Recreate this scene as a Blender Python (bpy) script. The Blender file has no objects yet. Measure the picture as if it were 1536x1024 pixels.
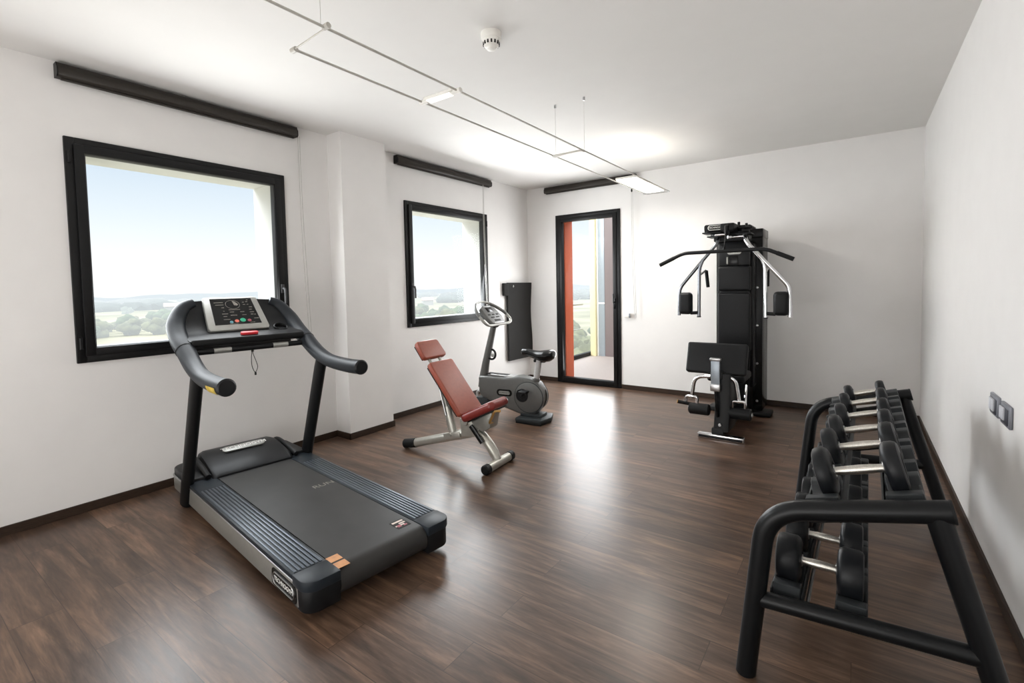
import bpy, bmesh, math, random
from mathutils import Matrix, Vector, noise
random.seed(7)
C = bpy.context.scene.collection
PI = math.pi

# ------------------------------------------------------------------ materials
def lin(c):
    return tuple((x/12.92 if x <= .04045 else ((x+.055)/1.055)**2.4) for x in c)
def rgb(r, g, b):
    return lin((r/255, g/255, b/255)) + (1,)
class NT:
    def __init__(s, name):
        s.m = bpy.data.materials.new(name); s.m.use_nodes = True
        s.t = s.m.node_tree; s.n = s.t.nodes; s.l = s.t.links
        s.b = s.n['Principled BSDF']
    def add(s, t, **kw):
        n = s.n.new(t)
        for k, v in kw.items(): setattr(n, k, v)
        return n
    def ln(s, a, b): s.l.new(a, b)
def mat(name, col, rough=.5, metal=0, var=.08, scale=30, bump=0, spec=None, coat=0, aniso=None):
    k = NT(name); b = k.b
    b.inputs['Roughness'].default_value = rough; b.inputs['Metallic'].default_value = metal
    if spec is None and sum(col[:3]) < .12 and not metal: spec = .26
    if spec is not None: b.inputs['Specular IOR Level'].default_value = spec
    if coat: b.inputs['Coat Weight'].default_value = coat; b.inputs['Coat Roughness'].default_value = .15
    tc = k.add('ShaderNodeTexCoord'); nz = k.add('ShaderNodeTexNoise')
    nz.inputs['Scale'].default_value = scale; nz.inputs['Detail'].default_value = 4
    if aniso:
        mp = k.add('ShaderNodeMapping'); mp.inputs['Scale'].default_value = aniso
        k.ln(tc.outputs['Object'], mp.inputs['Vector']); k.ln(mp.outputs['Vector'], nz.inputs['Vector'])
    else:
        k.ln(tc.outputs['Object'], nz.inputs['Vector'])
    r = k.add('ShaderNodeValToRGB')
    c = Vector(col[:3])
    r.color_ramp.elements[0].color = tuple(c*(1-var)) + (1,); r.color_ramp.elements[0].position = .3
    r.color_ramp.elements[1].color = tuple(c*(1+var)) + (1,); r.color_ramp.elements[1].position = .7
    k.ln(nz.outputs['Fac'], r.inputs['Fac']); k.ln(r.outputs['Color'], b.inputs['Base Color'])
    if bump:
        bp = k.add('ShaderNodeBump'); bp.inputs['Strength'].default_value = bump; bp.inputs['Distance'].default_value = .002
        k.ln(nz.outputs['Fac'], bp.inputs['Height']); k.ln(bp.outputs['Normal'], b.inputs['Normal'])
    return k.m
def emis(name, col, st):
    k = NT(name); k.b.inputs['Base Color'].default_value = col
    k.b.inputs['Emission Color'].default_value = col; k.b.inputs['Emission Strength'].default_value = st
    return k.m

WALL = mat('white_wall_paint', rgb(226, 224, 222), .85, var=.012, scale=6, bump=.04)
CEIL = mat('white_ceiling_paint', rgb(224, 222, 219), .9, var=.01, scale=5, bump=.03)
BASEB = mat('dark_wood_baseboard', rgb(52, 40, 32), .45, var=.3, scale=8, aniso=(3, 3, 30))
FRAME = mat('black_window_frame', rgb(15, 15, 16), .4, var=.05)
GASKET = mat('grey_gasket', rgb(60, 60, 62), .6)
STEEL = mat('brushed_steel', rgb(190, 190, 190), .3, 1, .05)
CHROME = mat('chrome', rgb(225, 226, 228), .12, 1, .03)
KNURL = mat('knurled_chrome', rgb(215, 212, 205), .32, 1, .12, 260, .35)
BLACKP = mat('black_plastic', rgb(20, 21, 23), .42, var=.08)
BLACKG = mat('black_gloss', rgb(8, 9, 10), .25, var=.05)
BLACKM = mat('black_matt_metal', rgb(11, 12, 13), .45, var=.08)
VINYL = mat('black_vinyl', rgb(16, 17, 19), .5, var=.08, scale=60, bump=.15)
RUBBER = mat('black_rubber', rgb(15, 16, 17), .55, var=.15, scale=120, bump=.2)
DUMB = mat('dumbbell_rubber', rgb(19, 21, 24), .42, var=.12, scale=90, bump=.1)
RACKP = mat('rack_black_coat', rgb(12, 14, 16), .36, var=.06, scale=200, bump=.05)
SADDLE = mat('saddle_grey_plastic', rgb(48, 51, 53), .5, var=.06)
SILVER = mat('silver_paint', rgb(168, 168, 164), .38, .6, .04)
SILVD = mat('silver_side_panel', rgb(150, 149, 143), .4, .55, .05)
BENCHM = mat('champagne_silver_tube', rgb(178, 176, 168), .35, .7, .04)
LEATHER = mat('brown_red_leather', rgb(142, 68, 50), .42, var=.07, scale=45, bump=.12)
LEATHER2 = mat('dark_red_leather', rgb(120, 43, 38), .3, var=.08, scale=45, bump=.12)
BIKEG = mat('bike_grey_body', rgb(96, 96, 94), .42, .25, .04)
BIKEL = mat('bike_light_trim', rgb(186, 186, 186), .35, .3, .03)
BIKEB = mat('bike_base_grey', rgb(44, 48, 50), .55, var=.05)
MATF = mat('charcoal_mat_foam', rgb(38, 37, 36), .8, var=.08, scale=70, bump=.2)
BLIND = mat('dark_bronze_cassette', rgb(46, 41, 36), .45, .2, .06)
CHAINM = mat('grey_bead_chain', rgb(190, 188, 184), .5, .2)
WIREM = mat('satin_nickel_rod', rgb(196, 193, 186), .4, .5)
WHITEP = mat('white_plastic', rgb(232, 230, 224), .45, var=.01)
SLOT = mat('dark_slot', rgb(40, 38, 36), .7)
RAILM = mat('treadmill_step_aluminium', rgb(88, 95, 103), .36, .6, .06, 40, aniso=(2, 40, 40))
CAPM = mat('treadmill_end_cap', rgb(33, 39, 45), .42, var=.05)
BELT = mat('treadmill_belt', rgb(50, 49, 48), .46, var=.10, scale=7, bump=.0)
HANDM = mat('treadmill_soft_grip', rgb(36, 40, 45), .45, var=.06, scale=80, bump=.08)
SCREEN = mat('black_glass_screen', rgb(16, 16, 17), .15, var=.02)
LETTER = mat('white_lettering', rgb(235, 235, 232), .4, var=.01)
GREYL = mat('grey_print', rgb(120, 116, 108), .6)
GREEN = mat('green_button', rgb(40, 170, 130), .35)
RED = mat('red_button', rgb(205, 45, 52), .3)
CORAL = mat('coral_button', rgb(214, 110, 90), .4)
TEAL = mat('teal_button', rgb(90, 140, 150), .4)
PINK = mat('dark_pink_button', rgb(150, 60, 75), .4)
ORANGEL = mat('tan_orange_label', rgb(196, 140, 92), .5, var=.15, scale=40)
YELLOWL = mat('yellow_label', rgb(196, 168, 60), .5, var=.25, scale=60)
STICKW = mat('pale_sticker', rgb(205, 190, 180), .5)
BRASS = mat('brass_lever', rgb(190, 150, 90), .35, .7)
DARKREFL = mat('chrome_painted_dark_reflection', rgb(118, 120, 124), .22, 1, .04)  # same chrome, dark reflections painted into its colour, left gym arms only
POSTM = mat('blue_grey_metal', rgb(150, 158, 166), .35, .5, .04)
SWPLATE = mat('satin_grey_switch_plate', rgb(132, 134, 142), .4, .4)
SWMOD = mat('pale_switch_module', rgb(205, 206, 212), .4)
SWDARK = mat('dark_switch_recess', rgb(62, 64, 72), .4)
ORANGE = mat('orange_painted_panel', rgb(205, 96, 60), .6, var=.03)
YELLOW = mat('pale_yellow_painted_panel', rgb(228, 214, 168), .6, var=.03)
MAUVE = mat('mauve_grey_panel', rgb(126, 112, 110), .6, var=.03)
BLUEG = mat('blue_grey_panel', rgb(150, 156, 160), .3, var=.03)
DECK = mat('terrace_deck', rgb(172, 156, 146), .6, var=.08, scale=8, aniso=(30, 2, 2))
LAMP = emis('lamp_diffuser', (1, .97, .92, 1), 5)
LAMP2 = emis('lamp_tube_small', (1, .98, .95, 1), .35)

def glass():
    k = NT('window_glass'); k.n.remove(k.b)
    out = k.n['Material Output']
    t = k.add('ShaderNodeBsdfTransparent'); g = k.add('ShaderNodeBsdfGlossy'); g.inputs['Roughness'].default_value = .02
    f = k.add('ShaderNodeFresnel'); f.inputs['IOR'].default_value = 1.1
    mx = k.add('ShaderNodeMixShader'); t.inputs['Color'].default_value = (.97, .985, .98, 1)
    k.ln(f.outputs[0], mx.inputs[0]); k.ln(t.outputs[0], mx.inputs[1]); k.ln(g.outputs[0], mx.inputs[2]); k.ln(mx.outputs[0], out.inputs['Surface'])
    return k.m
GLASS = glass()

def floor_mat():
    k = NT('dark_wood_plank_floor'); b = k.b
    geo = k.add('ShaderNodeNewGeometry')
    br = k.add('ShaderNodeTexBrick'); br.offset = .37; br.offset_frequency = 2
    br.inputs['Scale'].default_value = 1; br.inputs['Brick Width'].default_value = 1.15; br.inputs['Row Height'].default_value = .165
    br.inputs['Mortar Size'].default_value = .0016; br.inputs['Mortar Smooth'].default_value = .1; br.inputs['Bias'].default_value = 0
    br.inputs['Color1'].default_value = (0, 0, 0, 1); br.inputs['Color2'].default_value = (1, 1, 1, 1); br.inputs['Mortar'].default_value = (.5, .5, .5, 1)
    k.ln(geo.outputs['Position'], br.inputs['Vector'])
    # each plank shifts the grain
    sh = k.add('ShaderNodeVectorMath', operation='MULTIPLY'); sh.inputs[1].default_value = (13, 7, 5)
    k.ln(br.outputs['Color'], sh.inputs[0])
    ad = k.add('ShaderNodeVectorMath', operation='ADD'); k.ln(geo.outputs['Position'], ad.inputs[0]); k.ln(sh.outputs[0], ad.inputs[1])
    def nz(sc, det, rough, dist=0):
        mp = k.add('ShaderNodeMapping'); mp.inputs['Scale'].default_value = sc; k.ln(ad.outputs[0], mp.inputs['Vector'])
        n = k.add('ShaderNodeTexNoise'); n.inputs['Scale'].default_value = 1; n.inputs['Detail'].default_value = det
        n.inputs['Roughness'].default_value = rough; n.inputs['Distortion'].default_value = dist
        k.ln(mp.outputs[0], n.inputs['Vector']); return n
    a = nz((1.8, 17, 1), 6, .62, .8); c = nz((6.5, 75, 1), 5, .65, .5); e = nz((1.5, 6.5, 1), 4, .55, .6)
    r = k.add('ShaderNodeValToRGB'); cr = r.color_ramp
    cr.elements[0].position = .25; cr.elements[0].color = rgb(54, 42, 34)
    cr.elements[1].position = .75; cr.elements[1].color = rgb(126, 101, 83)
    m = cr.elements.new(.5); m.color = rgb(88, 70, 58)
    k.ln(a.outputs['Fac'], r.inputs['Fac'])
    r2 = k.add('ShaderNodeValToRGB'); c2 = r2.color_ramp
    c2.elements[0].position = .3; c2.elements[0].color = (.58, .57, .56, 1); c2.elements[1].position = .68; c2.elements[1].color = (1.28, 1.27, 1.26, 1)
    k.ln(c.outputs['Fac'], r2.inputs['Fac'])
    m1 = k.add('ShaderNodeMix', data_type='RGBA', blend_type='MULTIPLY'); m1.inputs[0].default_value = .85
    k.ln(r.outputs[0], m1.inputs[6]); k.ln(r2.outputs[0], m1.inputs[7])
    r3 = k.add('ShaderNodeValToRGB'); c3 = r3.color_ramp
    c3.elements[0].position = .3; c3.elements[0].color = (.78, .79, .82, 1); c3.elements[1].position = .7; c3.elements[1].color = (1.16, 1.11, 1.06, 1)
    k.ln(e.outputs['Fac'], r3.inputs['Fac'])
    m2 = k.add('ShaderNodeMix', data_type='RGBA', blend_type='MULTIPLY'); m2.inputs[0].default_value = 1
    k.ln(m1.outputs[2], m2.inputs[6]); k.ln(r3.outputs[0], m2.inputs[7])
    # plank-to-plank tone
    r4 = k.add('ShaderNodeValToRGB'); c4 = r4.color_ramp
    c4.elements[0].color = (.82, .82, .83, 1); c4.elements[1].color = (1.12, 1.1, 1.08, 1)
    k.ln(br.outputs['Color'], r4.inputs['Fac'])
    m3 = k.add('ShaderNodeMix', data_type='RGBA', blend_type='MULTIPLY'); m3.inputs[0].default_value = 1
    k.ln(m2.outputs[2], m3.inputs[6]); k.ln(r4.outputs[0], m3.inputs[7])
    m4 = k.add('ShaderNodeMix', data_type='RGBA', blend_type='MIX'); m4.inputs[7].default_value = rgb(44, 33, 27)
    fm = k.add('ShaderNodeMath', operation='MULTIPLY'); fm.inputs[1].default_value = .7
    k.ln(br.outputs['Fac'], fm.inputs[0]); k.ln(fm.outputs[0], m4.inputs[0]); k.ln(m3.outputs[2], m4.inputs[6])
    k.ln(m4.outputs[2], b.inputs['Base Color'])
    mr = k.add('ShaderNodeMapRange'); mr.inputs['To Min'].default_value = .25; mr.inputs['To Max'].default_value = .36
    k.ln(c.outputs['Fac'], mr.inputs['Value']); k.ln(mr.outputs[0], b.inputs['Roughness'])
    b.inputs['Specular IOR Level'].default_value = .36
    bp = k.add('ShaderNodeBump'); bp.inputs['Strength'].default_value = .12; bp.inputs['Distance'].default_value = .002
    k.ln(c.outputs['Fac'], bp.inputs['Height']); k.ln(bp.outputs[0], b.inputs['Normal'])
    return k.m
FLOOR = floor_mat()

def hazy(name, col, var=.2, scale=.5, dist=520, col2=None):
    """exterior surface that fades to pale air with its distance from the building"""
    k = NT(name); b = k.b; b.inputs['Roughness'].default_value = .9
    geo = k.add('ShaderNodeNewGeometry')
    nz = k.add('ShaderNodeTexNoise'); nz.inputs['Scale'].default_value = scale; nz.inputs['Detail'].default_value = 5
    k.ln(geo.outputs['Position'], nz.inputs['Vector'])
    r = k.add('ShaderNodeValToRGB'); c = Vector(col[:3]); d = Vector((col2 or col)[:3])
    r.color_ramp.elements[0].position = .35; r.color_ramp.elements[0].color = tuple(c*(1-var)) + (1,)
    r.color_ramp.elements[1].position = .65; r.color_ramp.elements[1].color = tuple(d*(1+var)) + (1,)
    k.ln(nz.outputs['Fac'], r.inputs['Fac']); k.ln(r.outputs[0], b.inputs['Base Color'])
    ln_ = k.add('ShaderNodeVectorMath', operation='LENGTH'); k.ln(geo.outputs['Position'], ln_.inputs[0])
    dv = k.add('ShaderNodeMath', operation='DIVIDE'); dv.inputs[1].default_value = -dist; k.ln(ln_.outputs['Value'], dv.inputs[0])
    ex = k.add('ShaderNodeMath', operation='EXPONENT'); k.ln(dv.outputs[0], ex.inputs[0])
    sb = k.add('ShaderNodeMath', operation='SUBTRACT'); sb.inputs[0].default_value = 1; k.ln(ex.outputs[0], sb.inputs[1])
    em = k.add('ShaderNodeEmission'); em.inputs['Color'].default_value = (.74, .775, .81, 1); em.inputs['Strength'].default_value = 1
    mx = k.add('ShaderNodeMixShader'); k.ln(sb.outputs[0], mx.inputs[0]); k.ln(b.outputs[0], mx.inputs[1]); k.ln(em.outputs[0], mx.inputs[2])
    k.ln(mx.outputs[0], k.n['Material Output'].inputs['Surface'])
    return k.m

# ------------------------------------------------------------------ mesh building
def smooth_path(pts, fillet=.04, n=6):
    pts = [Vector(p) for p in pts]; out = [pts[0]]
    for i in range(1, len(pts)-1):
        p = pts[i]; a = pts[i-1]-p; b = pts[i+1]-p
        f = fillet[i] if isinstance(fillet, (list, tuple)) else fillet
        f = min(f, a.length*.49, b.length*.49)
        s = p + a.normalized()*f; e = p + b.normalized()*f
        for k in range(n+1):
            t = k/n; out.append(s*(1-t)**2 + p*2*t*(1-t) + e*t*t)
    out.append(pts[-1]); return out
def spline(pts, n=8, closed=False):
    pts = [Vector(p) for p in pts]; out = []; N = len(pts)
    rng = range(N) if closed else range(N-1)
    for i in rng:
        g = (lambda j: pts[j % N]) if closed else (lambda j: pts[max(0, min(N-1, j))])
        p0, p1, p2, p3 = g(i-1), g(i), g(i+1), g(i+2)
        for k in range(n):
            t = k/n
            out.append(.5*((2*p1) + (p2-p0)*t + (2*p0-5*p1+4*p2-p3)*t*t + (3*p1-p0-3*p2+p3)*t**3))
    if not closed: out.append(pts[-1])
    return out
class M:
    def __init__(s, mat=None):
        s.bm = bmesh.new(); s.x = mat or Matrix()
    def _in(s, t, mtx=None):
        me = bpy.data.meshes.new('t'); t.to_mesh(me); t.free()
        me.transform(s.x @ mtx if mtx is not None else s.x)
        s.bm.from_mesh(me); bpy.data.meshes.remove(me)
    def box(s, c, d, bev=0, seg=2, rot=None, taper=None):
        t = bmesh.new(); bmesh.ops.create_cube(t, size=1)
        for v in t.verts:
            v.co = Vector((v.co.x*d[0], v.co.y*d[1], v.co.z*d[2]))
            if taper and v.co.z > 0: v.co.x *= taper[0]; v.co.y *= taper[1]
        if bev: bmesh.ops.bevel(t, geom=t.edges[:], offset=min(bev, min(d)*.49), segments=seg, affect='EDGES', profile=.5)
        s._in(t, Matrix.Translation(c) @ (rot.to_4x4() if rot is not None else Matrix())); return s
    def span(s, a, b, bev=0, seg=2):
        return s.box([(p+q)/2 for p, q in zip(a, b)], [abs(q-p) for p, q in zip(a, b)], bev, seg)
    def tube(s, pts, r, seg=14, closed=False, flat=None, ref=None, caps=True, round_end=False):
        pts = [Vector(p) for p in pts]; n = len(pts); t = bmesh.new()
        R = r if isinstance(r, (list, tuple)) else [r]*n
        tang = []
        for i in range(n):
            a = pts[(i-1) % n] if closed else pts[max(0, i-1)]; b = pts[(i+1) % n] if closed else pts[min(n-1, i+1)]
            tang.append((b-a).normalized())
        up = Vector(ref) if ref else (Vector((0, 0, 1)) if abs(tang[0].z) < .9 else Vector((0, 1, 0)))
        u = (up - tang[0]*up.dot(tang[0])).normalized(); rings = []
        for i in range(n):
            u = (u - tang[i]*u.dot(tang[i])).normalized() if not ref else (up - tang[i]*up.dot(tang[i])).normalized()
            w = tang[i].cross(u); fx, fy = flat or (1, 1)
            rings.append([t.verts.new(pts[i] + u*math.cos(2*PI*k/seg)*R[i]*fx + w*math.sin(2*PI*k/seg)*R[i]*fy) for k in range(seg)])
        for i in range(n if closed else n-1):
            A, B = rings[i], rings[(i+1) % n]
            for k in range(seg): t.faces.new((A[k], A[(k+1) % seg], B[(k+1) % seg], B[k]))
        if caps and not closed:
            t.faces.new(rings[0][::-1]); t.faces.new(rings[-1])
        bmesh.ops.recalc_face_normals(t, faces=t.faces[:]); s._in(t); return s
    def cyl(s, a, b, r, seg=24, bev=0, r2=None):
        a, b = Vector(a), Vector(b); L = (b-a).length; r2 = r if r2 is None else r2
        prof = [(0, 0), (r-bev, 0), (r, bev), (r2, L-bev), (r2-bev, L), (0, L)] if bev else [(0, 0), (r, 0), (r2, L), (0, L)]
        q = (b-a).to_track_quat('Z', 'Y').to_matrix().to_4x4()
        return s.lathe(prof, seg, Matrix.Translation(a) @ q)
    def lathe(s, prof, seg=24, mtx=None):
        t = bmesh.new(); rings = []
        for (r, z) in prof:
            if r < 1e-6: rings.append([t.verts.new((0, 0, z))])
            else: rings.append([t.verts.new((r*math.cos(2*PI*k/seg), r*math.sin(2*PI*k/seg), z)) for k in range(seg)])
        for A, B in zip(rings, rings[1:]):
            for k in range(seg):
                j = (k+1) % seg
                if len(A) == 1 and len(B) == 1: continue
                if len(A) == 1: t.faces.new((A[0], B[k], B[j]))
                elif len(B) == 1: t.faces.new((A[k], A[j], B[0]))
                else: t.faces.new((A[k], A[j], B[j], B[k]))
        bmesh.ops.recalc_face_normals(t, faces=t.faces[:]); s._in(t, mtx); return s
    def prism(s, poly, lo, hi, axis='Y', bev=0, seg=2, mtx=None):
        """poly of 2D points extruded along axis (Y: poly is x,z; X: y,z; Z: x,y)"""
        t = bmesh.new()
        def P(a, b, h): return {'Y': (a, h, b), 'X': (h, a, b), 'Z': (a, b, h)}[axis]
        A = [t.verts.new(P(a, b, lo)) for a, b in poly]; B = [t.verts.new(P(a, b, hi)) for a, b in poly]
        t.faces.new(A); t.faces.new(B[::-1]); n = len(poly)
        for k in range(n): t.faces.new((A[k], B[k], B[(k+1) % n], A[(k+1) % n]))
        bmesh.ops.recalc_face_normals(t, faces=t.faces[:])
        if bev:
            es = [e for e in t.edges if len(e.link_faces) == 2 and (len(e.link_faces[0].verts) == n or len(e.link_faces[1].verts) == n or e.calc_face_angle(0) > .6)]
            bmesh.ops.bevel(t, geom=es, offset=bev, segments=seg, affect='EDGES', profile=.5)
        s._in(t, mtx); return s
    def loft(s, rings):
        t = bmesh.new(); V = [[t.verts.new(p) for p in r] for r in rings]; n = len(rings[0])
        for A, B in zip(V, V[1:]):
            for k in range(n): t.faces.new((A[k], A[(k+1) % n], B[(k+1) % n], B[k]))
        t.faces.new(V[0][::-1]); t.faces.new(V[-1])
        bmesh.ops.recalc_face_normals(t, faces=t.faces[:]); s._in(t); return s
def rrect(w, h, r, n=5, cx=0, cy=0):
    o = []
    for sx, sy, a0 in ((1, 1, 0), (-1, 1, 90), (-1, -1, 180), (1, -1, 270)):
        for k in range(n+1):
            a = math.radians(a0 + 90*k/n); o.append((cx+sx*(w/2-r)+r*math.cos(a), cy+sy*(h/2-r)+r*math.sin(a)))
    return o
def obj(name, m, mt, parent=None, angle=35):
    me = bpy.data.meshes.new(name)
    bm = m.bm if isinstance(m, M) else m
    bm.to_mesh(me); bm.free(); me.materials.append(mt)
    for p in me.polygons: p.use_smooth = True
    me.set_sharp_from_angle(angle=math.radians(angle))
    o = bpy.data.objects.new(name, me); C.objects.link(o)
    if parent: o.parent = parent
    return o
def lettering(name, text, size, mtx, mt, parent, extrude=.0006):
    cu = bpy.data.curves.new('t', 'FONT'); cu.body = text; cu.size = size; cu.align_x = 'CENTER'; cu.align_y = 'CENTER'; cu.extrude = extrude; cu.resolution_u = 3
    to = bpy.data.objects.new('t', cu); C.objects.link(to)
    dg = bpy.context.evaluated_depsgraph_get(); me = bpy.data.meshes.new_from_object(to.evaluated_get(dg))
    bpy.data.objects.remove(to); bpy.data.curves.remove(cu)
    me.transform(mtx); me.materials.clear(); me.materials.append(mt); me.name = name
    o = bpy.data.objects.new(name, me); C.objects.link(o); o.parent = parent
    return o
def tag(o, label, cat, group=None):
    o['label'] = label; o['category'] = cat
    if group: o['group'] = group
    return o
def thing(name, label, cat, loc=(0, 0, 0), rz=0, group=None, rot=None):
    o = bpy.data.objects.new(name, None); C.objects.link(o); o.empty_display_size = .1
    o.location = loc; o.rotation_euler = rot or (0, 0, rz)
    return tag(o, label, cat, group)
def struct(name, m, mt, parent=None, angle=35):
    o = obj(name, m, mt, parent, angle); o['kind'] = 'structure'; return o
def copy_tree(o, parent=None):
    c = o.copy(); C.objects.link(c); c.parent = parent
    for ch in [x for x in bpy.data.objects if x.parent == o]: copy_tree(ch, c)
    return c
def frame(o, x, y):
    """matrix with local X along x, Y along y, Z = x cross y"""
    x = Vector(x).normalized(); y = Vector(y); y = (y - x*y.dot(x)).normalized(); z = x.cross(y)
    return Matrix(((x.x, y.x, z.x, o[0]), (x.y, y.y, z.y, o[1]), (x.z, y.z, z.z, o[2]), (0, 0, 0, 1)))

# ------------------------------------------------------------------ room
L, R, D, H, T = -3.839, .493, 5.791, 2.7, .34
YB = -2.6
def wall_with_holes(a0, a1, z0, z1, holes, put):
    ys = sorted({a0, a1} | {h[0] for h in holes} | {h[1] for h in holes})
    for p, q in zip(ys, ys[1:]):
        hs = [h for h in holes if h[0] <= p+1e-6 and h[1] >= q-1e-6]
        if not hs: put(p, q, z0, z1)
        else:
            h = hs[0]
            if h[2] > z0: put(p, q, z0, h[2])
            if h[3] < z1: put(p, q, h[3], z1)
W1 = (.824, 2.177, .914, 2.273); W2 = (3.469, 4.843, .92, 2.25)
DR = (-3.369, -2.433, 0, 2.288)
m = M()
ins = .075
wall_with_holes(YB, D+T, 0, H, [(W1[0]+ins, W1[1]-ins, W1[2]+ins, W1[3]-ins), (W2[0]+ins, W2[1]-ins, W2[2]+ins, W2[3]-ins)],
                lambda p, q, z0, z1: m.span((L-T, p, z0), (L, q, z1)))
struct('wall_left', m, WALL)
m = M()
wall_with_holes(L, R+.2, 0, H, [(DR[0]+.05, DR[1]-.05, 0, DR[3]-.05)], lambda p, q, z0, z1: m.span((p, D, z0), (q, D+T, z1)))
struct('wall_back', m, WALL)
struct('wall_right', M().span((R, YB, 0), (R+.2, D, H)), WALL)
struct('wall_rear', M().span((L-T, YB-.2, 0), (R+.2, YB, H)), WALL)
struct('wall_pillar', M().span((L, 2.593, 0), (L+.196, 3.08, H)), WALL)
struct('ceiling', M().span((L-T, YB-.2, H), (R+.2, D+T, H+.25)), CEIL)
struct('floor', M().span((L-T, YB-.2, -.2), (R+.2, D+T, 0)), FLOOR)
bh, bt = .055, .012
m = M()
for a, b in ((YB, 2.593), (3.08, D)): m.span((L, a, 0), (L+bt, b, bh), .002, 1)
m.span((L, 2.593-bt, 0), (L+.196+bt, 2.593, bh), .002, 1); m.span((L+.196, 2.593-bt, 0), (L+.196+bt, 3.08+bt, bh), .002, 1); m.span((L, 3.08, 0), (L+.196+bt, 3.08+bt, bh), .002, 1)
struct('baseboard_left', m, BASEB)
struct('baseboard_back', M().span((L, D-bt, 0), (DR[0], D, bh), .002, 1).span((DR[1], D-bt, 0), (R, D, bh), .002, 1), BASEB)
struct('baseboard_right', M().span((R-bt, YB, 0), (R, D, bh), .002, 1), BASEB)

def window(name, W, handle_y, hflip, sash):
    y0, y1, z0, z1 = W
    def ring(mm, x0, x1, a, b, c, d, w, bev=.004):
        mm.span((x0, a, c), (x1, a+w, d), bev).span((x0, b-w, c), (x1, b, d), bev)
        mm.span((x0, a+w-.002, c), (x1, b-w+.002, c+w), bev).span((x0, a+w-.002, d-w), (x1, b-w+.002, d), bev)
    mm = M(); ring(mm, L-.05, L+.018, y0, y1, z0, z1, .05)
    o = struct(name, mm, FRAME)
    mm = M(); ring(mm, L-.045, L+.032, y0+.04, y1-.04, z0+.04, z1-.04, .05); obj('sash', mm, FRAME, o)
    mm = M(); ring(mm, L-.03, L+.02, y0+.088, y1-.088, z0+.085, z1-.085, .008, .001); obj('gasket', mm, GASKET, o)
    obj('pane', M().span((L-.016, y0+.088, z0+.085), (L-.010, y1-.088, z1-.085)), GLASS, o)
    hz = 1.35
    mm = M().box((L+.036, handle_y, hz), (.01, .028, .07), .003)
    mm.cyl((L+.036, handle_y, hz), (L+.07, handle_y, hz), .009, 12)
    mm.tube(smooth_path([(L+.066, handle_y, hz+.0), (L+.075, handle_y, hz-.02), (L+.075, handle_y, hz-.12)], .01), .009, 10)
    obj('handle', mm, GASKET, o)
    mm = M()
    yy = y0+.02 if hflip else y1-.02
    for z in (z0+.12, z1-.12): mm.cyl((L+.024, yy, z-.035), (L+.024, yy, z+.035), .009, 12)
    obj('hinge', mm, FRAME, o)
    return o
window('window_1', W1, W1[1]-.062, True, 0)
window('window_2', W2, W2[0]+.062, False, 0)
# glazed terrace door
mm = M()
x0, x1, z1 = DR[0], DR[1], DR[3]
mm.span((x0, D-.018, 0), (x0+.05, D+.06, z1), .004).span((x1-.05, D-.018, 0), (x1, D+.06, z1), .004).span((x0+.048, D-.018, z1-.05), (x1-.048, D+.06, z1), .004).span((x0+.048, D-.018, 0), (x1-.048, D+.06, .02), .003)
door = struct('door_1', mm, FRAME)
mm = M(); a, b, c, d, w = x0+.045, x1-.045, .018, z1-.045, .052
mm.span((a, D-.03, c), (a+w, D+.045, d), .004).span((b-w, D-.03, c), (b, D+.045, d), .004).span((a+w-.002, D-.03, c), (b-w+.002, D+.045, c+.062), .004).span((a+w-.002, D-.03, d-w), (b-w+.002, D+.045, d), .004)
obj('sash', mm, FRAME, door)
obj('pane', M().span((a+w, D+.006, c+.06), (b-w, D+.012, d-w)), GLASS, door)
mm = M().box((x1-.07, D-.034, 1.09), (.026, .012, .13), .003).cyl((x1-.07, D-.036, 1.11), (x1-.07, D-.07, 1.11), .009, 12)
mm.tube(smooth_path([(x1-.07, D-.066, 1.115), (x1-.072, D-.074, 1.10), (x1-.075, D-.074, 1.215)], .006), .009, 10)
obj('handle', mm, BLACKG, door)

# ------------------------------------------------------------------ blinds
def blind(label, a, b, wall, chain_at, zlo, loopw=.02, weight=False):
    if wall == 'left':
        root = thing('roller_blind', label, 'roller blind', (L, (a+b)/2, 2.6), 0, 'roller blind cassettes')
    else:
        root = thing('roller_blind', label, 'roller blind', ((a+b)/2, D, 2.6), -PI/2, 'roller blind cassettes')
    h = (b-a)/2   # local x = out of the wall, y along
    prof = [(.0, .0), (.055, .0), (.068, .012), (.068, .05), (.056, .066), (.05, .082), (0, .082)]
    obj('cassette', M().prism(prof, -h, h, 'Y', .002, 1), BLIND, root)
    for q in (-h-.006, h): obj('end_cap', M().prism(prof, q, q+.006, 'Y'), FRAME, root)
    obj('hem_bar', M().box((.034, 0, -.006), (.018, 2*h-.03, .012), .003), BLIND, root)
    s = 1 if wall == 'left' else 1
    cy = chain_at; pts = []
    lo = zlo-2.6
    pts = [(.05, cy, .01), (.05, cy+.004, lo*.5), (.052, cy+.03, lo+.03), (.052, cy+.042, lo), (.052, cy+.05, lo+.03), (.05, cy+.02, lo*.4), (.05, cy+.016, .01)]
    ch = obj('bead_chain', M().tube(spline(pts, 10), .0026, 6), CHAINM, root)
    if weight:
        obj('chain_connector', M().lathe([(0, 0), (.004, .002), (.011, .014), (.010, .03), (.004, .046), (0, .048)], 12, Matrix.Translation((.05, cy+.004, -.14))), FRAME, ch)
    return root
blind('long dark bronze roller blind cassette above the large window behind the treadmill', .81, 2.28, 'left', .745, .98)
blind('shorter dark bronze roller blind cassette above the window beside the exercise bike', 3.36, 4.89, 'left', .6, 1.0)
b3 = blind('dark bronze roller blind cassette above the glazed terrace door', -3.51, -2.22, 'back', .6, .97, weight=True)
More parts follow.
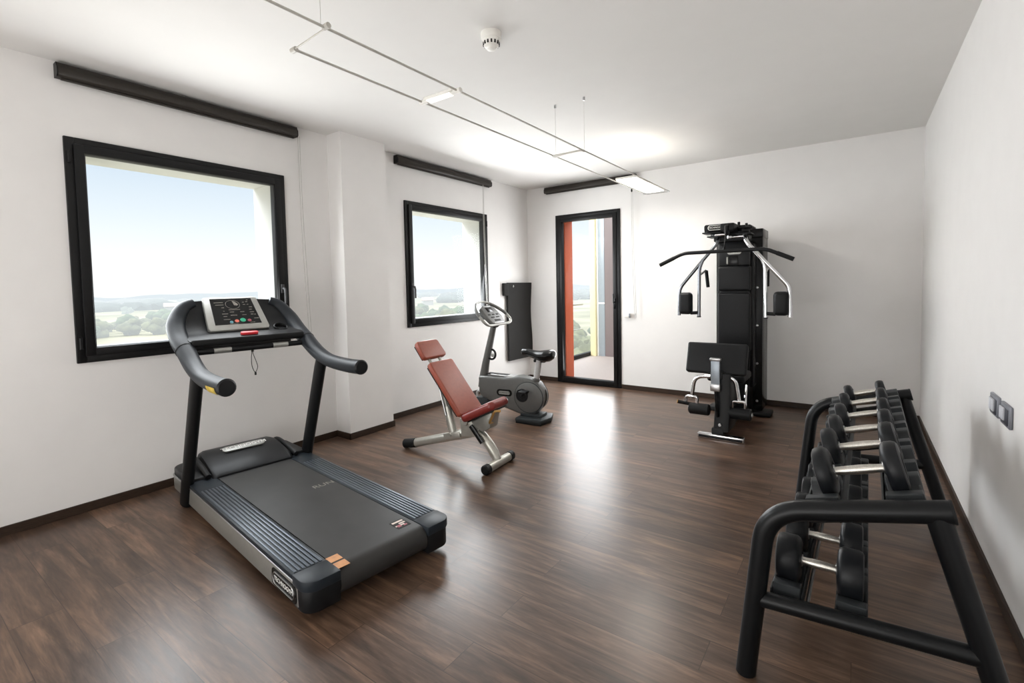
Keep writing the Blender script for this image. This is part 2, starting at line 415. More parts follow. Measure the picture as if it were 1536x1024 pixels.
# chain holder on the wall beside the door
r = thing('chain_mount', 'small white chain holder block on the wall just beside the terrace door', 'chain holder', (-2.335, D, .94))
obj('body', M().box((0, -.02, 0), (.075, .04, .05), .006), WHITEP, r)
obj('clip', M().box((.03, -.045, .0), (.018, .02, .055), .004), SWPLATE, r)

# ------------------------------------------------------------------ ceiling fittings
r = thing('smoke_detector', 'round white smoke detector with dark vent slots on the ceiling', 'smoke detector', (-1.625, 2.13, H))
obj('mounting_base', M().lathe([(0, 0), (.054, 0), (.056, -.006), (.055, -.03), (.05, -.036), (0, -.036)], 40), WHITEP, r)
obj('sensor_head', M().lathe([(0, -.034), (.047, -.034), (.046, -.05), (.040, -.072), (.028, -.078), (.024, -.088), (.012, -.092), (0, -.092)], 40), WHITEP, r)
m = M()
for k in range(14):
    a = 2*PI*k/14; m.box((.0435*math.cos(a), .0435*math.sin(a), -.06), (.006, .009, .017), .001, rot=Matrix.Rotation(a, 3, 'Z'))
obj('vent_slot', m, SLOT, r)

XA, XB, ZR = -1.637, -1.882, 2.312
r = thing('rail_light', 'long suspended two-rail light fitting with a glowing end panel under the ceiling', 'ceiling light', (-1.76, 3.1, H))
mx = Matrix.Translation((1.76, -3.1, -H))
obj('rail', M(mx).tube([(XA, -2.2, ZR), (XA, 5.22, ZR)], .0055, 10), WIREM, r)
obj('rail', M(mx).tube([(XB, 1.13, ZR), (XB, 5.22, ZR)], .0055, 10), WIREM, r)
obj('cross_bar', M(mx).tube([(XA+.02, 1.12, ZR), (XB-.02, 1.14, ZR)], .0035, 8).cyl((XA-.012, 1.12, ZR+.004), (XA+.02, 1.12, ZR+.004), .011, 12).cyl((XB-.02, 1.14, ZR), (XB+.01, 1.14, ZR), .011, 12), WIREM, r)
obj('cross_bar', M(mx).box(((XA+XB)/2, 3.22, ZR-.004), (.25, .05, .014), .004), WIREM, r)
def small_lamp(y):
    o = obj('lamp_housing', M(mx).box(((XA+XB)/2, y, ZR+.006), (.2, .05, .016), .005).cyl((XA-.035, y, ZR), (XA+.02, y, ZR), .013, 12).cyl((XB-.02, y, ZR), (XB+.035, y, ZR), .013, 12), WHITEP, r)
    obj('diffuser', M(mx).box(((XA+XB)/2, y, ZR-.006), (.16, .036, .01), .003), LAMP2, o)
small_lamp(1.86)
o = obj('lamp_housing', M(mx).span((XB+.03, 4.3, ZR-.004), (XA-.012, 5.1, ZR+.016), .004), WHITEP, r)
obj('diffuser', M(mx).span((XB+.036, 4.31, ZR-.012), (XA-.018, 5.09, ZR-.004), .002), LAMP, o)
obj('end_bracket', M(mx).tube(smooth_path([(XB, 5.12, ZR), (XB, 5.22, ZR), (XA, 5.22, ZR), (XA, 5.12, ZR)], .02), .006, 8).tube([(XB, 5.13, ZR), (XA, 5.13, ZR)], .006, 8).cyl((XB-.004, 5.16, ZR-.012), (XB-.004, 5.16, ZR+.012), .016, 14), STEEL, r)
for (x, y) in ((XA, 1.10), (XA, 3.245), (XB, 3.25), (XA, -1.2)):
    o = obj('suspension_wire', M(mx).tube([(x, y, ZR), (x, y, H-.02)], .0011, 6), WIREM, r)
    obj('ceiling_cup', M(mx).cyl((x, y, H-.025), (x, y, H), .009, 14, .002), STEEL, o)

# ------------------------------------------------------------------ switches on the right wall
def switch(y, label, lit):
    r = thing('wall_switch', label, 'switch', (R, y, .782), 0, 'switch plates on the side wall')
    obj('plate', M().box((-.006, 0, 0), (.012, .138, .088), .004), SWPLATE, r)
    obj('recess', M().box((-.0125, 0, -.002), (.004, .108, .062), .001), SWDARK, r)
    if lit:
        obj('rocker', M().box((-.016, .02, .004), (.008, .062, .05), .003), SWMOD, r)
    else:
        obj('rocker', M().box((-.016, .028, .002), (.008, .038, .052), .003).box((-.016, -.012, .002), (.008, .036, .052), .003), SWMOD, r)
switch(2.838, 'grey wall switch plate with two pale rockers, farther one of the pair', False)
switch(2.648, 'grey wall switch plate with one wide pale rocker, nearer one of the pair', True)

# ------------------------------------------------------------------ exercise mat on the left wall by the corner
r = thing('exercise_mat', 'charcoal exercise mat hanging on the wall beside the room corner', 'mat', (L, 5.49, .33))
t = bmesh.new(); W, Hh, th = .56, 1.055, .026; nx, nz_ = 10, 26; G = {}
for side in (0, 1):
    for i in range(nx+1):
        for j in range(nz_+1):
            y = -.27 + W*i/nx; z = Hh*j/nz_
            bul = .012*math.sin(z/Hh*PI*2.2+.6)*(.4+.6*i/nx)
            G[side, i, j] = t.verts.new((.022 + bul*.6 + (th if side else 0), y + .006*math.sin(z*7)*(i/nx), z))
for i in range(nx):
    for j in range(nz_):
        t.faces.new([G[1, i, j], G[1, i+1, j], G[1, i+1, j+1], G[1, i, j+1]]); t.faces.new([G[0, i, j], G[0, i, j+1], G[0, i+1, j+1], G[0, i+1, j]])
for i in range(nx):
    t.faces.new([G[0, i, 0], G[0, i+1, 0], G[1, i+1, 0], G[1, i, 0]]); t.faces.new([G[0, i, nz_], G[1, i, nz_], G[1, i+1, nz_], G[0, i+1, nz_]])
for j in range(nz_):
    t.faces.new([G[0, 0, j], G[1, 0, j], G[1, 0, j+1], G[0, 0, j+1]]); t.faces.new([G[0, nx, j], G[0, nx, j+1], G[1, nx, j+1], G[1, nx, j]])
bmesh.ops.recalc_face_normals(t, faces=t.faces[:])
obj('foam_sheet', t, MATF, r)
obj('top_flap', M().box((.03, -.30, .965), (.045, .1, .17), .008), MATF, r)
obj('eyelet', M().cyl((.045, -.16, 1.0), (.062, -.16, 1.0), .011, 16, .002), STEEL, r)
obj('hook', M().tube(smooth_path([(0, -.16, 1.02), (.06, -.16, 1.02), (.066, -.16, 1.0)], .008), .004, 8), STEEL, r)
# ------------------------------------------------------------------ treadmill (local x along its length, rear = 0; y across; origin under rear corner)
TR = thing('treadmill', 'large black treadmill with silver side panels standing under the window', 'treadmill', (-1.848, 1.056, 0), math.radians(-6.5))
VC = .34
mir = lambda v: 2*VC - v
obj('base_frame', M().span((-1.5, .03, .035), (.03, .65, .125), .01).span((-.06, .06, .0), (.0, .62, .045), .008).span((-1.8, .04, 0), (-1.6, .64, .04), .008), BLACKM, TR)
for sgn in (1, -1):
    f = (lambda v: v) if sgn == 1 else mir
    pan = obj('side_panel', M().prism([(-1.55, .032), (.022, .042), (.03, .05), (.03, .132), (.02, .14), (-1.55, .142)], min(f(-.032), f(-.008)), max(f(-.032), f(-.008)), 'Y', .003, 2), SILVD, TR)
    obj('panel_lip', M().tube([(-1.55, f(-.031), .141), (.028, f(-.031), .139), (.031, f(-.031), .05)], .004, 8), STEEL, pan)
    yb = f(-.034)
    bd = obj('badge', M(frame((-.1, yb, .088), (1, 0, 0), (0, 0, 1))).prism(rrect(.24, .078, .022), -.002, .002, 'Z', .001, 1), BLACKG, pan)
    fr = frame((-.1, yb-.003*sgn, .088), (sgn, 0, 0), (0, 0, 1))
    lm_ = M(fr)
    lm_.tube([(x, y, 0) for x, y in rrect(.205, .052, .0255, 6)], .0028, 6, closed=True)
    obj('badge_outline', lm_, STEEL, bd)
    lettering('lettering', 'TECHNOGYM', .029, fr, LETTER, bd)
    m = M(); m.span((-1.5, f(-.034), .145), (.0, f(.112), .166), .004)
    rl = obj('foot_rail', m, CAPM, TR)
    m = M()
    for k in range(7):
        y = f(-.017 + k*.0185); m.box((-.64, y, .1665), (1.24, .012, .007), .003, 2)
    obj('grip_ribs', m, RAILM, rl)
    # rear end cap with a rounded outer corner
    o_ = []
    oy, iy = f(-.036), f(.114)
    s = sgn
    o_ = [(-.012, oy), (-.012, iy), (.112, iy)] + [(.112-.06*(1-math.cos(a)) if False else .052+.06*math.cos(a), oy+s*.06-s*.06*math.sin(a)) for a in [k*PI/12 for k in range(0, 7)]]
    cap = obj('end_cap', M().prism(o_, .125, .169, 'Z', .005, 2), CAPM, TR)
    o2 = [(x-.006 if x > .05 else x, y+s*.004 if abs(y-oy) < .05 else y) for x, y in o_]
    obj('lower_cap', M().prism(o2, .035, .126, 'Z', .006, 2), BLACKP, cap)
# belt around the rear roller
arc = [(.045+.062*math.sin(a), .103+.062*math.cos(a)) for a in [k*PI/12 for k in range(0, 13)]]
arc2 = [(.045+.058*math.sin(a), .103+.058*math.cos(a)) for a in [k*PI/12 for k in range(12, -1, -1)]]
belt = obj('running_belt', M().prism([(-1.5, .165)] + arc + [(-1.4, .041), (-1.4, .045)] + arc2 + [(-1.5, .161)], .116, .564, 'Y'), BELT, TR)
obj('roller', M().cyl((.045, .12, .103), (.045, .56, .103), .057, 28), BLACKM, TR)
fr = frame((-.79, .515, .1662), (-.2, -1, 0), (1, -.2, 0))
lettering('printed_word', 'RUN', .062, frame((-.80, .495, .1652), (0, 1, 0), (-1, 0, 0)), GREYL, belt, .0003)
stk = obj('warning_sticker', M().prism(rrect(.085, .075, .006), .165, .1658, 'Z', mtx=Matrix.Translation((-.035, .507, 0))), SLOT, belt)
m = M()
for dx, dy, w, h in ((-.026, 0, .014, .06), (-.004, .012, .012, .034), (.013, -.01, .01, .05)): m.box((-.035+dx, .507+dy, .166), (w, h, .0006))
obj('pictogram', m, STICKW, stk)
obj('pictogram_red', M().box((-.018, .49, .1661), (.022, .02, .0006)).box((-.01, .52, .1661), (.012, .018, .0006)), PINK, stk)
lb = obj('orange_label', M().box((.003, .14, .1656), (.05, .055, .0012)).box((.066, .136, .1656), (.05, .062, .0012), rot=Matrix.Rotation(.0, 3, 'Z')), ORANGEL, belt)
# front shroud and motor cover
plan = [(-1.47, -.03), (-1.47, .71)] + [(-1.80+.0-.075*math.sin(a), .635+.075*math.cos(a)) for a in [k*PI/12 for k in range(0, 7)]] + [(-1.80-.075*math.cos(a), .045-.075*math.sin(a)) for a in [k*PI/12 for k in range(0, 7)]]
def plan_s(g):  # inset
    return [(-1.47 if x > -1.5 else x+g*(1 if x < -1.8 else .6), y+(g if y < VC else -g)) for x, y in plan]
sh = obj('front_shroud', M().prism(plan_s(.004), .13, .182, 'Z', .01, 3), BLACKP, TR)
obj('shroud_band', M().prism(plan, .045, .132, 'Z', .004, 2), SILVD, sh)
obj('shroud_line', M().tube([(x, y, .134) for x, y in plan[2:]] + [(-1.47, -.03, .134)], .005, 8), STEEL, sh)
obj('shroud_foot', M().prism(plan_s(.03), .0, .047, 'Z', .004, 1), BLACKM, sh)
def hood(u, z, w, zb):
    return [(u, VC-w, zb), (u, VC+w, zb), (u, VC+w-.02, z-.012), (u, VC+w-.045, z), (u, VC-w+.045, z), (u, VC-w+.02, z-.012)]
obj('motor_cover', M().loft([hood(-1.415, .176, .262, .15), hood(-1.43, .188, .262, .15), hood(-1.53, .222, .262, .15), hood(-1.64, .252, .26, .15), hood(-1.72, .262, .255, .15), hood(-1.78, .255, .25, .15), hood(-1.83, .225, .245, .15), hood(-1.855, .18, .24, .15)]), BLACKP, TR, 28)
for s_ in (-1, 1):
    obj('cover_trim', M().tube(smooth_path([(-1.43, VC+s_*.272, .184), (-1.64, VC+s_*.27, .225), (-1.75, VC+s_*.268, .235), (-1.83, VC+s_*.262, .19)], .05), .016, 10), BLACKM, TR)
sl = Vector((.19, 0, -.045)).normalized()
hb = frame((-1.65, .35, .262), (0, 1, 0), (-sl.x, 0, -sl.z))
bd = obj('badge', M(hb).prism(rrect(.27, .062, .0305, 7), -.004, .006, 'Z', .002, 2), SILVER, TR)
lettering('lettering', 'TECHNOGYM', .046, hb @ Matrix.Translation((0, 0, .0065)), LETTER, bd)
# uprights, handlebars, console
for s_ in (-1, 1):
    po = obj('upright', M().tube([(-1.535, VC+s_*.372, .03), (-1.48, VC+s_*.372, .17), (-1.22, VC+s_*.366, .80), (-1.185, VC+s_*.366, .87)], .052, 20, flat=(.62, 1), ref=(0, 1, 0)), BLACKM, TR)
    hp = spline([(-1.70, VC+s_*.235, 1.262), (-1.69, VC+s_*.30, 1.225), (-1.635, VC+s_*.352, 1.135), (-1.53, VC+s_*.366, 1.05), (-1.40, VC+s_*.366, .985), (-1.24, VC+s_*.368, .905), (-1.08, VC+s_*.37, .862), (-.86, VC+s_*.372, .85), (-.70, VC+s_*.372, .853)], 6)
    rad = [.03+.022*min(1, i/12) - .008*max(0, min(1, (i-22)/14)) for i in range(len(hp))]
    hd = obj('handlebar', M().tube(hp, rad, 18), HANDM, TR)
    e = hp[-1]; q = (hp[-1]-hp[-2]).normalized()
    obj('end_cap', M().cyl(e-q*.012, e+q*.012, .0455, 24, .008), BLACKP, hd)
    j = hp[24]; q = (hp[25]-hp[23]).normalized()
    obj('joint_ring', M().cyl(j-q*.006, j+q*.006, .0535, 24, .003), BLACKM, hd)
    if s_ == -1:
        a = hp[-6]; q = (hp[-4]-hp[-8]).normalized()
        # small label wrapped around the outer lower side
        t = M(); 
        lab = []
        for k in range(7):
            an = math.radians(178 + k*11)
            lab.append((math.cos(an)*.0462, math.sin(an)*.0462))
        fm_ = frame(a, (0, 1, 0), (0, 0, 1))
        tb = bmesh.new(); A = [tb.verts.new(Vector((a.x-.035, a.y+p, a.z+r_))) for p, r_ in lab]; B = [tb.verts.new(Vector((a.x+.10, a.y+p, a.z+r_+.002))) for p, r_ in lab]
        for k in range(6): tb.faces.new((A[k], A[k+1], B[k+1], B[k]))
        obj('yellow_label', tb, YELLOWL, hd)['label'] = 'yellow warning label'
# console housing: tilted plate with raised rim
def con(u, z, w, d, dz):
    # section across: rounded slab
    return [(u, VC-w, z), (u, VC-w*.6, z+.006), (u, VC+w*.6, z+.006), (u, VC+w, z), (u+d, VC+w, z-dz), (u+d, VC-w, z-dz)]
secs = [(-1.385, 1.035, .345, -.02, .035), (-1.43, 1.052, .35, -.05, .055), (-1.50, 1.062, .352, -.06, .05), (-1.57, 1.085, .345, -.07, .05), (-1.63, 1.15, .31, -.07, .04), (-1.675, 1.225, .265, -.07, .03), (-1.70, 1.272, .235, -.06, .025), (-1.74, 1.268, .225, -.02, .04)]
console = obj('console', M().loft([con(*q) for q in secs]), BLACKP, TR, 30)
obj('front_lip', M().span((-1.425, .0, 1.0), (-1.37, .68, 1.045), .012, 3), BLACKM, console)
# display tablet
d0 = Vector((-1.695, 0, 1.293)); d1 = Vector((-1.505, 0, 1.082))
sl = (d0-d1).normalized(); mid = (d0+d1)/2; hgt = (d0-d1).length
DF = frame((mid.x, VC-.022, mid.z), (0, 1, 0), sl)
disp = obj('display_frame', M(DF).prism([(-.186, -hgt/2+.02), (-.176, -hgt/2), (.176, -hgt/2), (.186, -hgt/2+.02), (.167, hgt/2-.01), (.158, hgt/2), (-.158, hgt/2), (-.167, hgt/2-.01)], -.028, .002, 'Z', .004, 2), SILVER, TR)
scr = obj('screen', M(DF).prism([(-.142, -.098), (.142, -.098), (.128, .128), (-.128, .128)], .001, .0045, 'Z', .001, 1), SCREEN, disp)
def dot(name, x, y, rr, mt, par=scr): return obj(name, M(DF @ Matrix.Translation((x, y, .0045))).lathe([(0, 0), (rr, 0), (rr*.9, .002), (0, .0022)], 20), mt, par)
dot('start_button', .03, -.066, .017, GREEN)
dot('stop_button', -.008, -.072, .013, CORAL)
dot('mode_button', -.042, -.08, .011, TEAL)
dot('pause_button', .07, -.072, .012, PINK)
m = M(DF)
m.tube([(.043*math.cos(a), .072+.038*math.sin(a), .0046) for a in [2*PI*k/28 for k in range(28)]], .0012, 5, closed=True)
m.prism([(.002, .105), (.015, .1), (.036, .072), (.026, .062), (.008, .066)], .0045, .0052, 'Z')
obj('dial', m, GREYL, scr)
m = M(DF)
for x, y, w in ((-.082, .092, .055), (-.08, .072, .05), (-.066, .046, .016), (-.066, .016, .008), (-.064, -.008, .036), (-.068, -.03, .022), (-.064, -.056, .04), (.0, .026, .07), (-.02, .006, .026), (.044, .006, .026), (-.014, -.022, .038), (.05, -.022, .026), (.07, .09, .012), (.092, .094, .014), (.072, .07, .014), (.094, .07, .01), (.1, .11, .012), (.106, .046, .02), (.1, .024, .016), (.104, .0, .026), (.1, -.02, .016), (.118, -.022, .01), (.118, -.056, .03), (.084, -.09, .03), (-.03, -.094, .05)):
    m.box((x, y, .0048), (w, .0042, .0008))
obj('screen_print', m, GREYL, scr)
o = obj('emergency_stop', M(frame((-1.425, VC+.0, 1.058), (0, 1, 0), (-.9, 0, .35))).prism(rrect(.105, .032, .013), -.006, .012, 'Z', .004, 2), RED, TR); o['label'] = 'red emergency stop'
cf = frame((-1.515, VC+.235, 1.078), (0, 1, 0), (-.85, 0, .5))
o = obj('cup_holder', M(cf).lathe([(.046, -.002), (.046, .007), (.038, .009), (.036, .004), (.034, -.01), (0, -.012)], 28), BLACKM, TR)
obj('cup_ring', M(cf).tube([(.042*math.cos(a), .042*math.sin(a), .007) for a in [2*PI*k/28 for k in range(28)]], .0025, 6, closed=True), BLACKG, o)
gb = obj('grip_bar', M().tube([(-1.385, -.01, .968), (-1.385, .69, .968)], .0175, 16), BLACKP, TR)
for y in (.165, .515): obj('pulse_sensor', M().cyl((-1.385, y-.05, .968), (-1.385, y+.05, .968), .0185, 16, .002), SILVER, gb)
obj('safety_cord', M().tube(spline([(-1.385, .338, .955), (-1.385, .331, .90), (-1.385, .333, .845), (-1.385, .35, .805), (-1.385, .366, .835), (-1.385, .36, .87), (-1.385, .343, .925), (-1.385, .341, .955)], 8), .0022, 6).box((-1.385, .352, .795), (.008, .012, .02), .003).cyl((-1.385, .34, .94), (-1.385, .34, .96), .008, 10), SLOT, TR)

# ------------------------------------------------------------------ weight bench
B = thing('weight_bench', 'adjustable weight bench with brown-red leather pads on a silver frame', 'weight bench', (-3.029, 2.705, 0), math.radians(4.4))
def pad(name, p0, p1, w0, w1, th, mt, par, bev=.011, y=0):
    """cushion whose top face runs p0 -> p1 (x,z), width w0 -> w1"""
    a = Vector((p0[0], 0, p0[1])); b = Vector((p1[0], 0, p1[1])); d = (b-a); Ln = d.length
    f = frame(((a+b)/2).to_tuple(), (0, 1, 0), d)
    if f.col[2].z < 0: f = frame(((a+b)/2).to_tuple(), (0, -1, 0), d)
    mm = M(f @ Matrix.Translation((y, 0, 0)))
    c = .022
    def out(w0, w1, Ln): return [(-w0/2+c, -Ln/2), (w0/2-c, -Ln/2), (w0/2-c*.3, -Ln/2+c*.3), (w0/2, -Ln/2+c), (w1/2, Ln/2-c), (w1/2-c*.3, Ln/2-c*.3), (w1/2-c, Ln/2), (-w1/2+c, Ln/2), (-w1/2+c*.3, Ln/2-c*.3), (-w1/2, Ln/2-c), (-w0/2, -Ln/2+c), (-w0/2+c*.3, -Ln/2+c*.3)]
    mm.prism(out(w0, w1, Ln), -th, 0, 'Z', bev, 4)
    return obj(name, mm, mt, par, 50), f
bk, f = pad('backrest', (.672, .392), (.378, .765), .285, .28, .043, LEATHER, B)
obj('backing_board', M(f).box((0, 0, -.056), (.25, .44, .012), .003), BLACKM, bk)
hp_, f = pad('headrest', (.338, .79), (.24, .918), .265, .25, .043, LEATHER, B)
obj('backing_board', M(f).box((0, 0, -.056), (.22, .13, .012), .003), BLACKM, hp_)
obj('headrest_bar', M().tube([(.26, -.06, .83), (.42, -.06, .64)], .012, 10).tube([(.26, .06, .83), (.42, .06, .64)], .012, 10), BENCHM, hp_)
st, f = pad('seat', (.64, .385), (.915, .518), .275, .235, .066, LEATHER2, B, .03)
obj('backing_board', M(f).box((0, 0, -.07), (.2, .25, .012), .003), BLACKM, st)
fo = obj('frame_tube', M().tube(smooth_path([(.02, 0, .04), (.33, 0, .13), (.60, 0, .205), (.70, 0, .238)], .1), .034, 18, flat=(1.05, .95)), BENCHM, B)
obj('frame_tube', M().tube(smooth_path([(.62, 0, .262), (.74, 0, .235), (.83, 0, .15), (.892, 0, .05)], .09, 8), [.04]+[.037]*18+[.03], 18), BENCHM, B)
obj('foot_bar', M().tube([(.9, -.145, .036), (.9, .145, .036)], .032, 18), BENCHM, B)
for y in (-.16, .16): obj('rubber_foot', M().cyl((.9, y-.028, .036), (.9, y+.028, .036), .036, 22, .008), RUBBER, B)
obj('rubber_foot', M().cyl((-.035, 0, .036), (.10, 0, .0635), .0385, 22, .01), RUBBER, B)
obj('adjusting_strut', M().tube([(.487, 0, .18), (.425, 0, .40)], .036, 16, flat=(.85, 1)).tube([(.43, 0, .38), (.385, 0, .545)], .016, 12), BENCHM, B)
obj('strut_rod', M().tube([(.445, -.035, .34), (.37, -.035, .60)], .008, 10).tube([(.445, .035, .34), (.37, .035, .60)], .008, 10), STEEL, B)
obj('back_rail', M().tube([(.62, -.055, .36), (.34, -.055, .715)], .014, 10).tube([(.62, .055, .36), (.34, .055, .715)], .014, 10).box((.365, 0, .645), (.03, .15, .03), .004), BENCHM, B)
obj('lower_link', M().box((.50, -.04, .19), (.16, .012, .05), .004, rot=Matrix.Rotation(-.25, 3, 'Y')).box((.50, .04, .19), (.16, .012, .05), .004, rot=Matrix.Rotation(-.25, 3, 'Y')).cyl((.485, -.055, .195), (.485, .055, .195), .014, 12), BENCHM, B)
obj('pivot_plate', M().prism([(.60, .20), (.74, .215), (.76, .30), (.66, .36), (.58, .33)], -.045, -.033, 'Y', .003).prism([(.60, .20), (.74, .215), (.76, .30), (.66, .36), (.58, .33)], .033, .045, 'Y', .003).cyl((.64, -.06, .31), (.64, .06, .31), .02, 16, .003), BENCHM, B)
obj('seat_bracket', M().prism([(.68, .345), (.87, .43), (.885, .40), (.865, .30), (.80, .262), (.74, .275)], -.055, .055, 'Y', .008), SILVD, B)
obj('black_link', M().tube([(.70, -.065, .30), (.80, -.065, .185)], .02, 12, flat=(1, .5)), BLACKG, B)
o = obj('adjusting_lever', M().tube(smooth_path([(.86, 0, .33), (.875, -.075, .345), (.93, -.085, .44), (.965, -.06, .44)], .015), .009, 10), BRASS, B); o['label'] = 'brass coloured adjusting lever'

# ------------------------------------------------------------------ exercise bike
K = thing('exercise_bike', 'grey upright exercise bike with black saddle standing in the window corner', 'exercise bike', (-2.57, 3.95, 0), math.radians(9))
def foot(x):
    hx = [(x-.15, -.15), (x+.13, -.16), (x+.175, 0), (x+.13, .16), (x-.15, .15)]
    return hx
obj('base_foot', M().prism(foot(.0), .018, .055, 'Z', .012, 2).prism([(-.13, -.07), (.1, -.075), (.1, .075), (-.13, .07)], .05, .085, 'Z', .01), BIKEB, K)
obj('base_sole', M().prism([(a*.97, b*.97) for a, b in foot(.0)], 0, .02, 'Z', .004, 1), RUBBER, K)
obj('base_foot', M().prism([(-.68, -.14), (-.5, -.14), (-.5, .14), (-.68, .14)], .018, .05, 'Z', .012, 2).prism([(-.64, -.06), (-.5, -.06), (-.5, .06), (-.64, .06)], .045, .2, 'Z', .01), BIKEB, K)
obj('base_sole', M().span((-.67, -.135, 0), (-.51, .135, .02), .004), RUBBER, K)
# body: long housing plus round flywheel cover
body = [(-.605, .42), (-.60, .27), (-.585, .22), (-.50, .185), (-.30, .115), (-.14, .07), (.02, .075), (.07, .13), (.105, .22), (.10, .32), (.06, .385), (-.02, .425), (-.14, .445), (-.30, .425), (-.45, .428)]
bd = obj('housing', M().prism(body, -.072, .072, 'Y', .026, 4), BIKEG, K, 40)
for s_ in (-1, 1):
    cv = obj('flywheel_cover', M(Matrix.Translation((-.035, s_*.066, .245)) @ Matrix.Rotation(-s_*PI/2, 4, 'X')).lathe([(0, .02), (.125, .018), (.148, .008), (.155, -.01), (.155, -.03), (0, -.03)], 48), BIKEG, K)
    obj('rim_trim', M(Matrix.Translation((-.035, s_*.066, .245)) @ Matrix.Rotation(-s_*PI/2, 4, 'X')).tube([(.15*math.cos(a), .15*math.sin(a), .004) for a in [2*PI*k/48 for k in range(48)]], .005, 8, closed=True), BIKEB, cv)
    obj('crank_disc', M(Matrix.Translation((-.10, s_*.083, .262)) @ Matrix.Rotation(-s_*PI/2, 4, 'X')).lathe([(0, .014), (.03, .014), (.034, .01), (.062, .008), (.068, 0), (0, 0)], 32), BLACKP, K)
    up = s_ == -1
    ax = math.radians(62 if up else 242); L_ = .095
    e = (-.10+.105*math.cos(ax)*1.0, 0, .262+.105*math.sin(ax)*.55)
    cr = obj('crank_arm', M().tube([(-.10, s_*.098, .262), (e[0], s_*.105, e[2])], .014, 10, flat=(1, .7)), BLACKM, K)
    obj('pedal', M().box((e[0], s_*.15, e[2]), (.085, .08, .022), .006).cyl((e[0], s_*.1, e[2]), (e[0], s_*.13, e[2]), .009, 10), BLACKP, cr)
    bf = frame((-.30, s_*.0735, .272), (-s_ if s_ == -1 else -1, 0, 0) if False else ((1, 0, 0) if s_ == -1 else (-1, 0, 0)), (0, 0, 1))
    bb = obj('badge', M(bf).prism(rrect(.17, .066, .03, 6), -.004, .003, 'Z', .002, 1), BLACKG, K)
    obj('badge_plate', M(bf).prism(rrect(.125, .034, .016, 6), .003, .0045, 'Z'), SILVER, bb)
    lettering('lettering', 'TECHNOGYM', .022, bf @ Matrix.Translation((0, 0, .005)), SLOT, bb)
obj('top_trim', M().box((-.33, 0, .435), (.28, .1, .014), .005, rot=Matrix.Rotation(.03, 3, 'Y')), BIKEL, K)
obj('tray_mat', M().box((-.40, 0, .441), (.24, .085, .008), .003, rot=Matrix.Rotation(.03, 3, 'Y')), SLOT, K)
obj('front_handle', M().tube(smooth_path([(-.60, 0, .25), (-.66, 0, .25), (-.66, 0, .17), (-.60, 0, .17)], .03), .012, 10), BIKEL, K)
obj('mast', M().tube([(-.585, 0, .30), (-.575, 0, .40), (-.545, 0, .55), (-.44, 0, .95)], [.055, .05, .042, .034], 18, flat=(1, .9)), BIKEG, K)
bh_ = obj('bottle_holder', M().tube([(-.475+.045*math.cos(a), .0, .64+.05*math.sin(a)) for a in [2*PI*k/20 for k in range(20)]], .011, 10, closed=True).box((-.51, 0, .635), (.03, .05, .09), .01), BLACKM, K)
obj('clip', M().box((-.46, 0, .632), (.03, .03, .035), .006), SILVER, bh_)
# handlebar loop and console share a tilted plane
dv = Vector((-.68, 0, .73)).normalized()
HF = frame((-.49, 0, 1.065), (0, 1, 0), dv)
loop = []
for k in range(40):
    a = 2*PI*k/40; ca, sa = math.cos(a), math.sin(a)
    loop.append((.285*math.copysign(abs(ca)**.85, ca), .155*math.copysign(abs(sa)**.85, sa) - .085*ca*ca, .02*(abs(ca)**3)))
hb_ = obj('handlebar', M(HF).tube(loop, .0135, 12, closed=True), SILVD, K)
obj('grip', M(HF).tube(loop[1:8], .0165, 12), BIKEG, hb_); obj('grip', M(HF).tube(loop[13:20], .0165, 12), BIKEG, hb_)
obj('handlebar_stem', M(HF).box((0, -.09, -.03), (.09, .14, .05), .012).box((0, -.02, -.045), (.06, .1, .05), .012), BLACKP, K)
HF = HF @ Matrix.Translation((0, -.03, 0))
cn = obj('console', M(HF).prism([(-.13, -.125), (.13, -.125), (.155, -.04), (.135, .09), (.08, .118), (-.08, .118), (-.135, .09), (-.155, -.04)], -.02, .022, 'Z', .012, 3), BIKEG, K)
obj('screen', M(HF).box((0, .055, .0225), (.13, .06, .004), .002), SCREEN, cn)
m = M(HF)
for x, y, w, h in ((-.08, -.01, .05, .016), (0, -.01, .05, .016), (.08, -.01, .05, .016), (-.05, -.045, .07, .014), (.05, -.045, .07, .014), (0, -.085, .12, .022)): m.box((x, y, .0225), (w, h, .004), .001)
obj('button', m, SLOT, cn)
obj('console_trim', M(HF).box((0, .098, .02), (.14, .012, .008), .003).box((0, -.115, .018), (.2, .014, .01), .003), BIKEL, cn)
# saddle on its post
obj('seat_post', M().tube([(.005, 0, .34), (.058, 0, .62)], .03, 16, flat=(1, 1)), BIKEL, K)
obj('post_collar', M().cyl((.012, 0, .39), (.022, 0, .43), .038, 20, .006), BIKEG, K)
sec = []
for x, w, z0, z1 in ((-.135, .012, .665, .70), (-.12, .03, .65, .712), (-.06, .042, .64, .713), (0, .055, .62, .703), (.06, .085, .60, .70), (.12, .112, .592, .708), (.17, .11, .60, .714), (.2, .088, .62, .707), (.212, .05, .645, .695)):
    sec.append([(x, w*math.cos(a)*(1 if math.sin(a) > -.2 else .9), (z0+z1)/2+(z1-z0)/2*math.sin(a)) for a in [2*PI*k/16 for k in range(16)]])
sd = obj('saddle', M().loft(sec), BLACKG, K, 60)
obj('saddle_clamp', M().box((.06, 0, .60), (.12, .035, .03), .006), BLACKM, K)

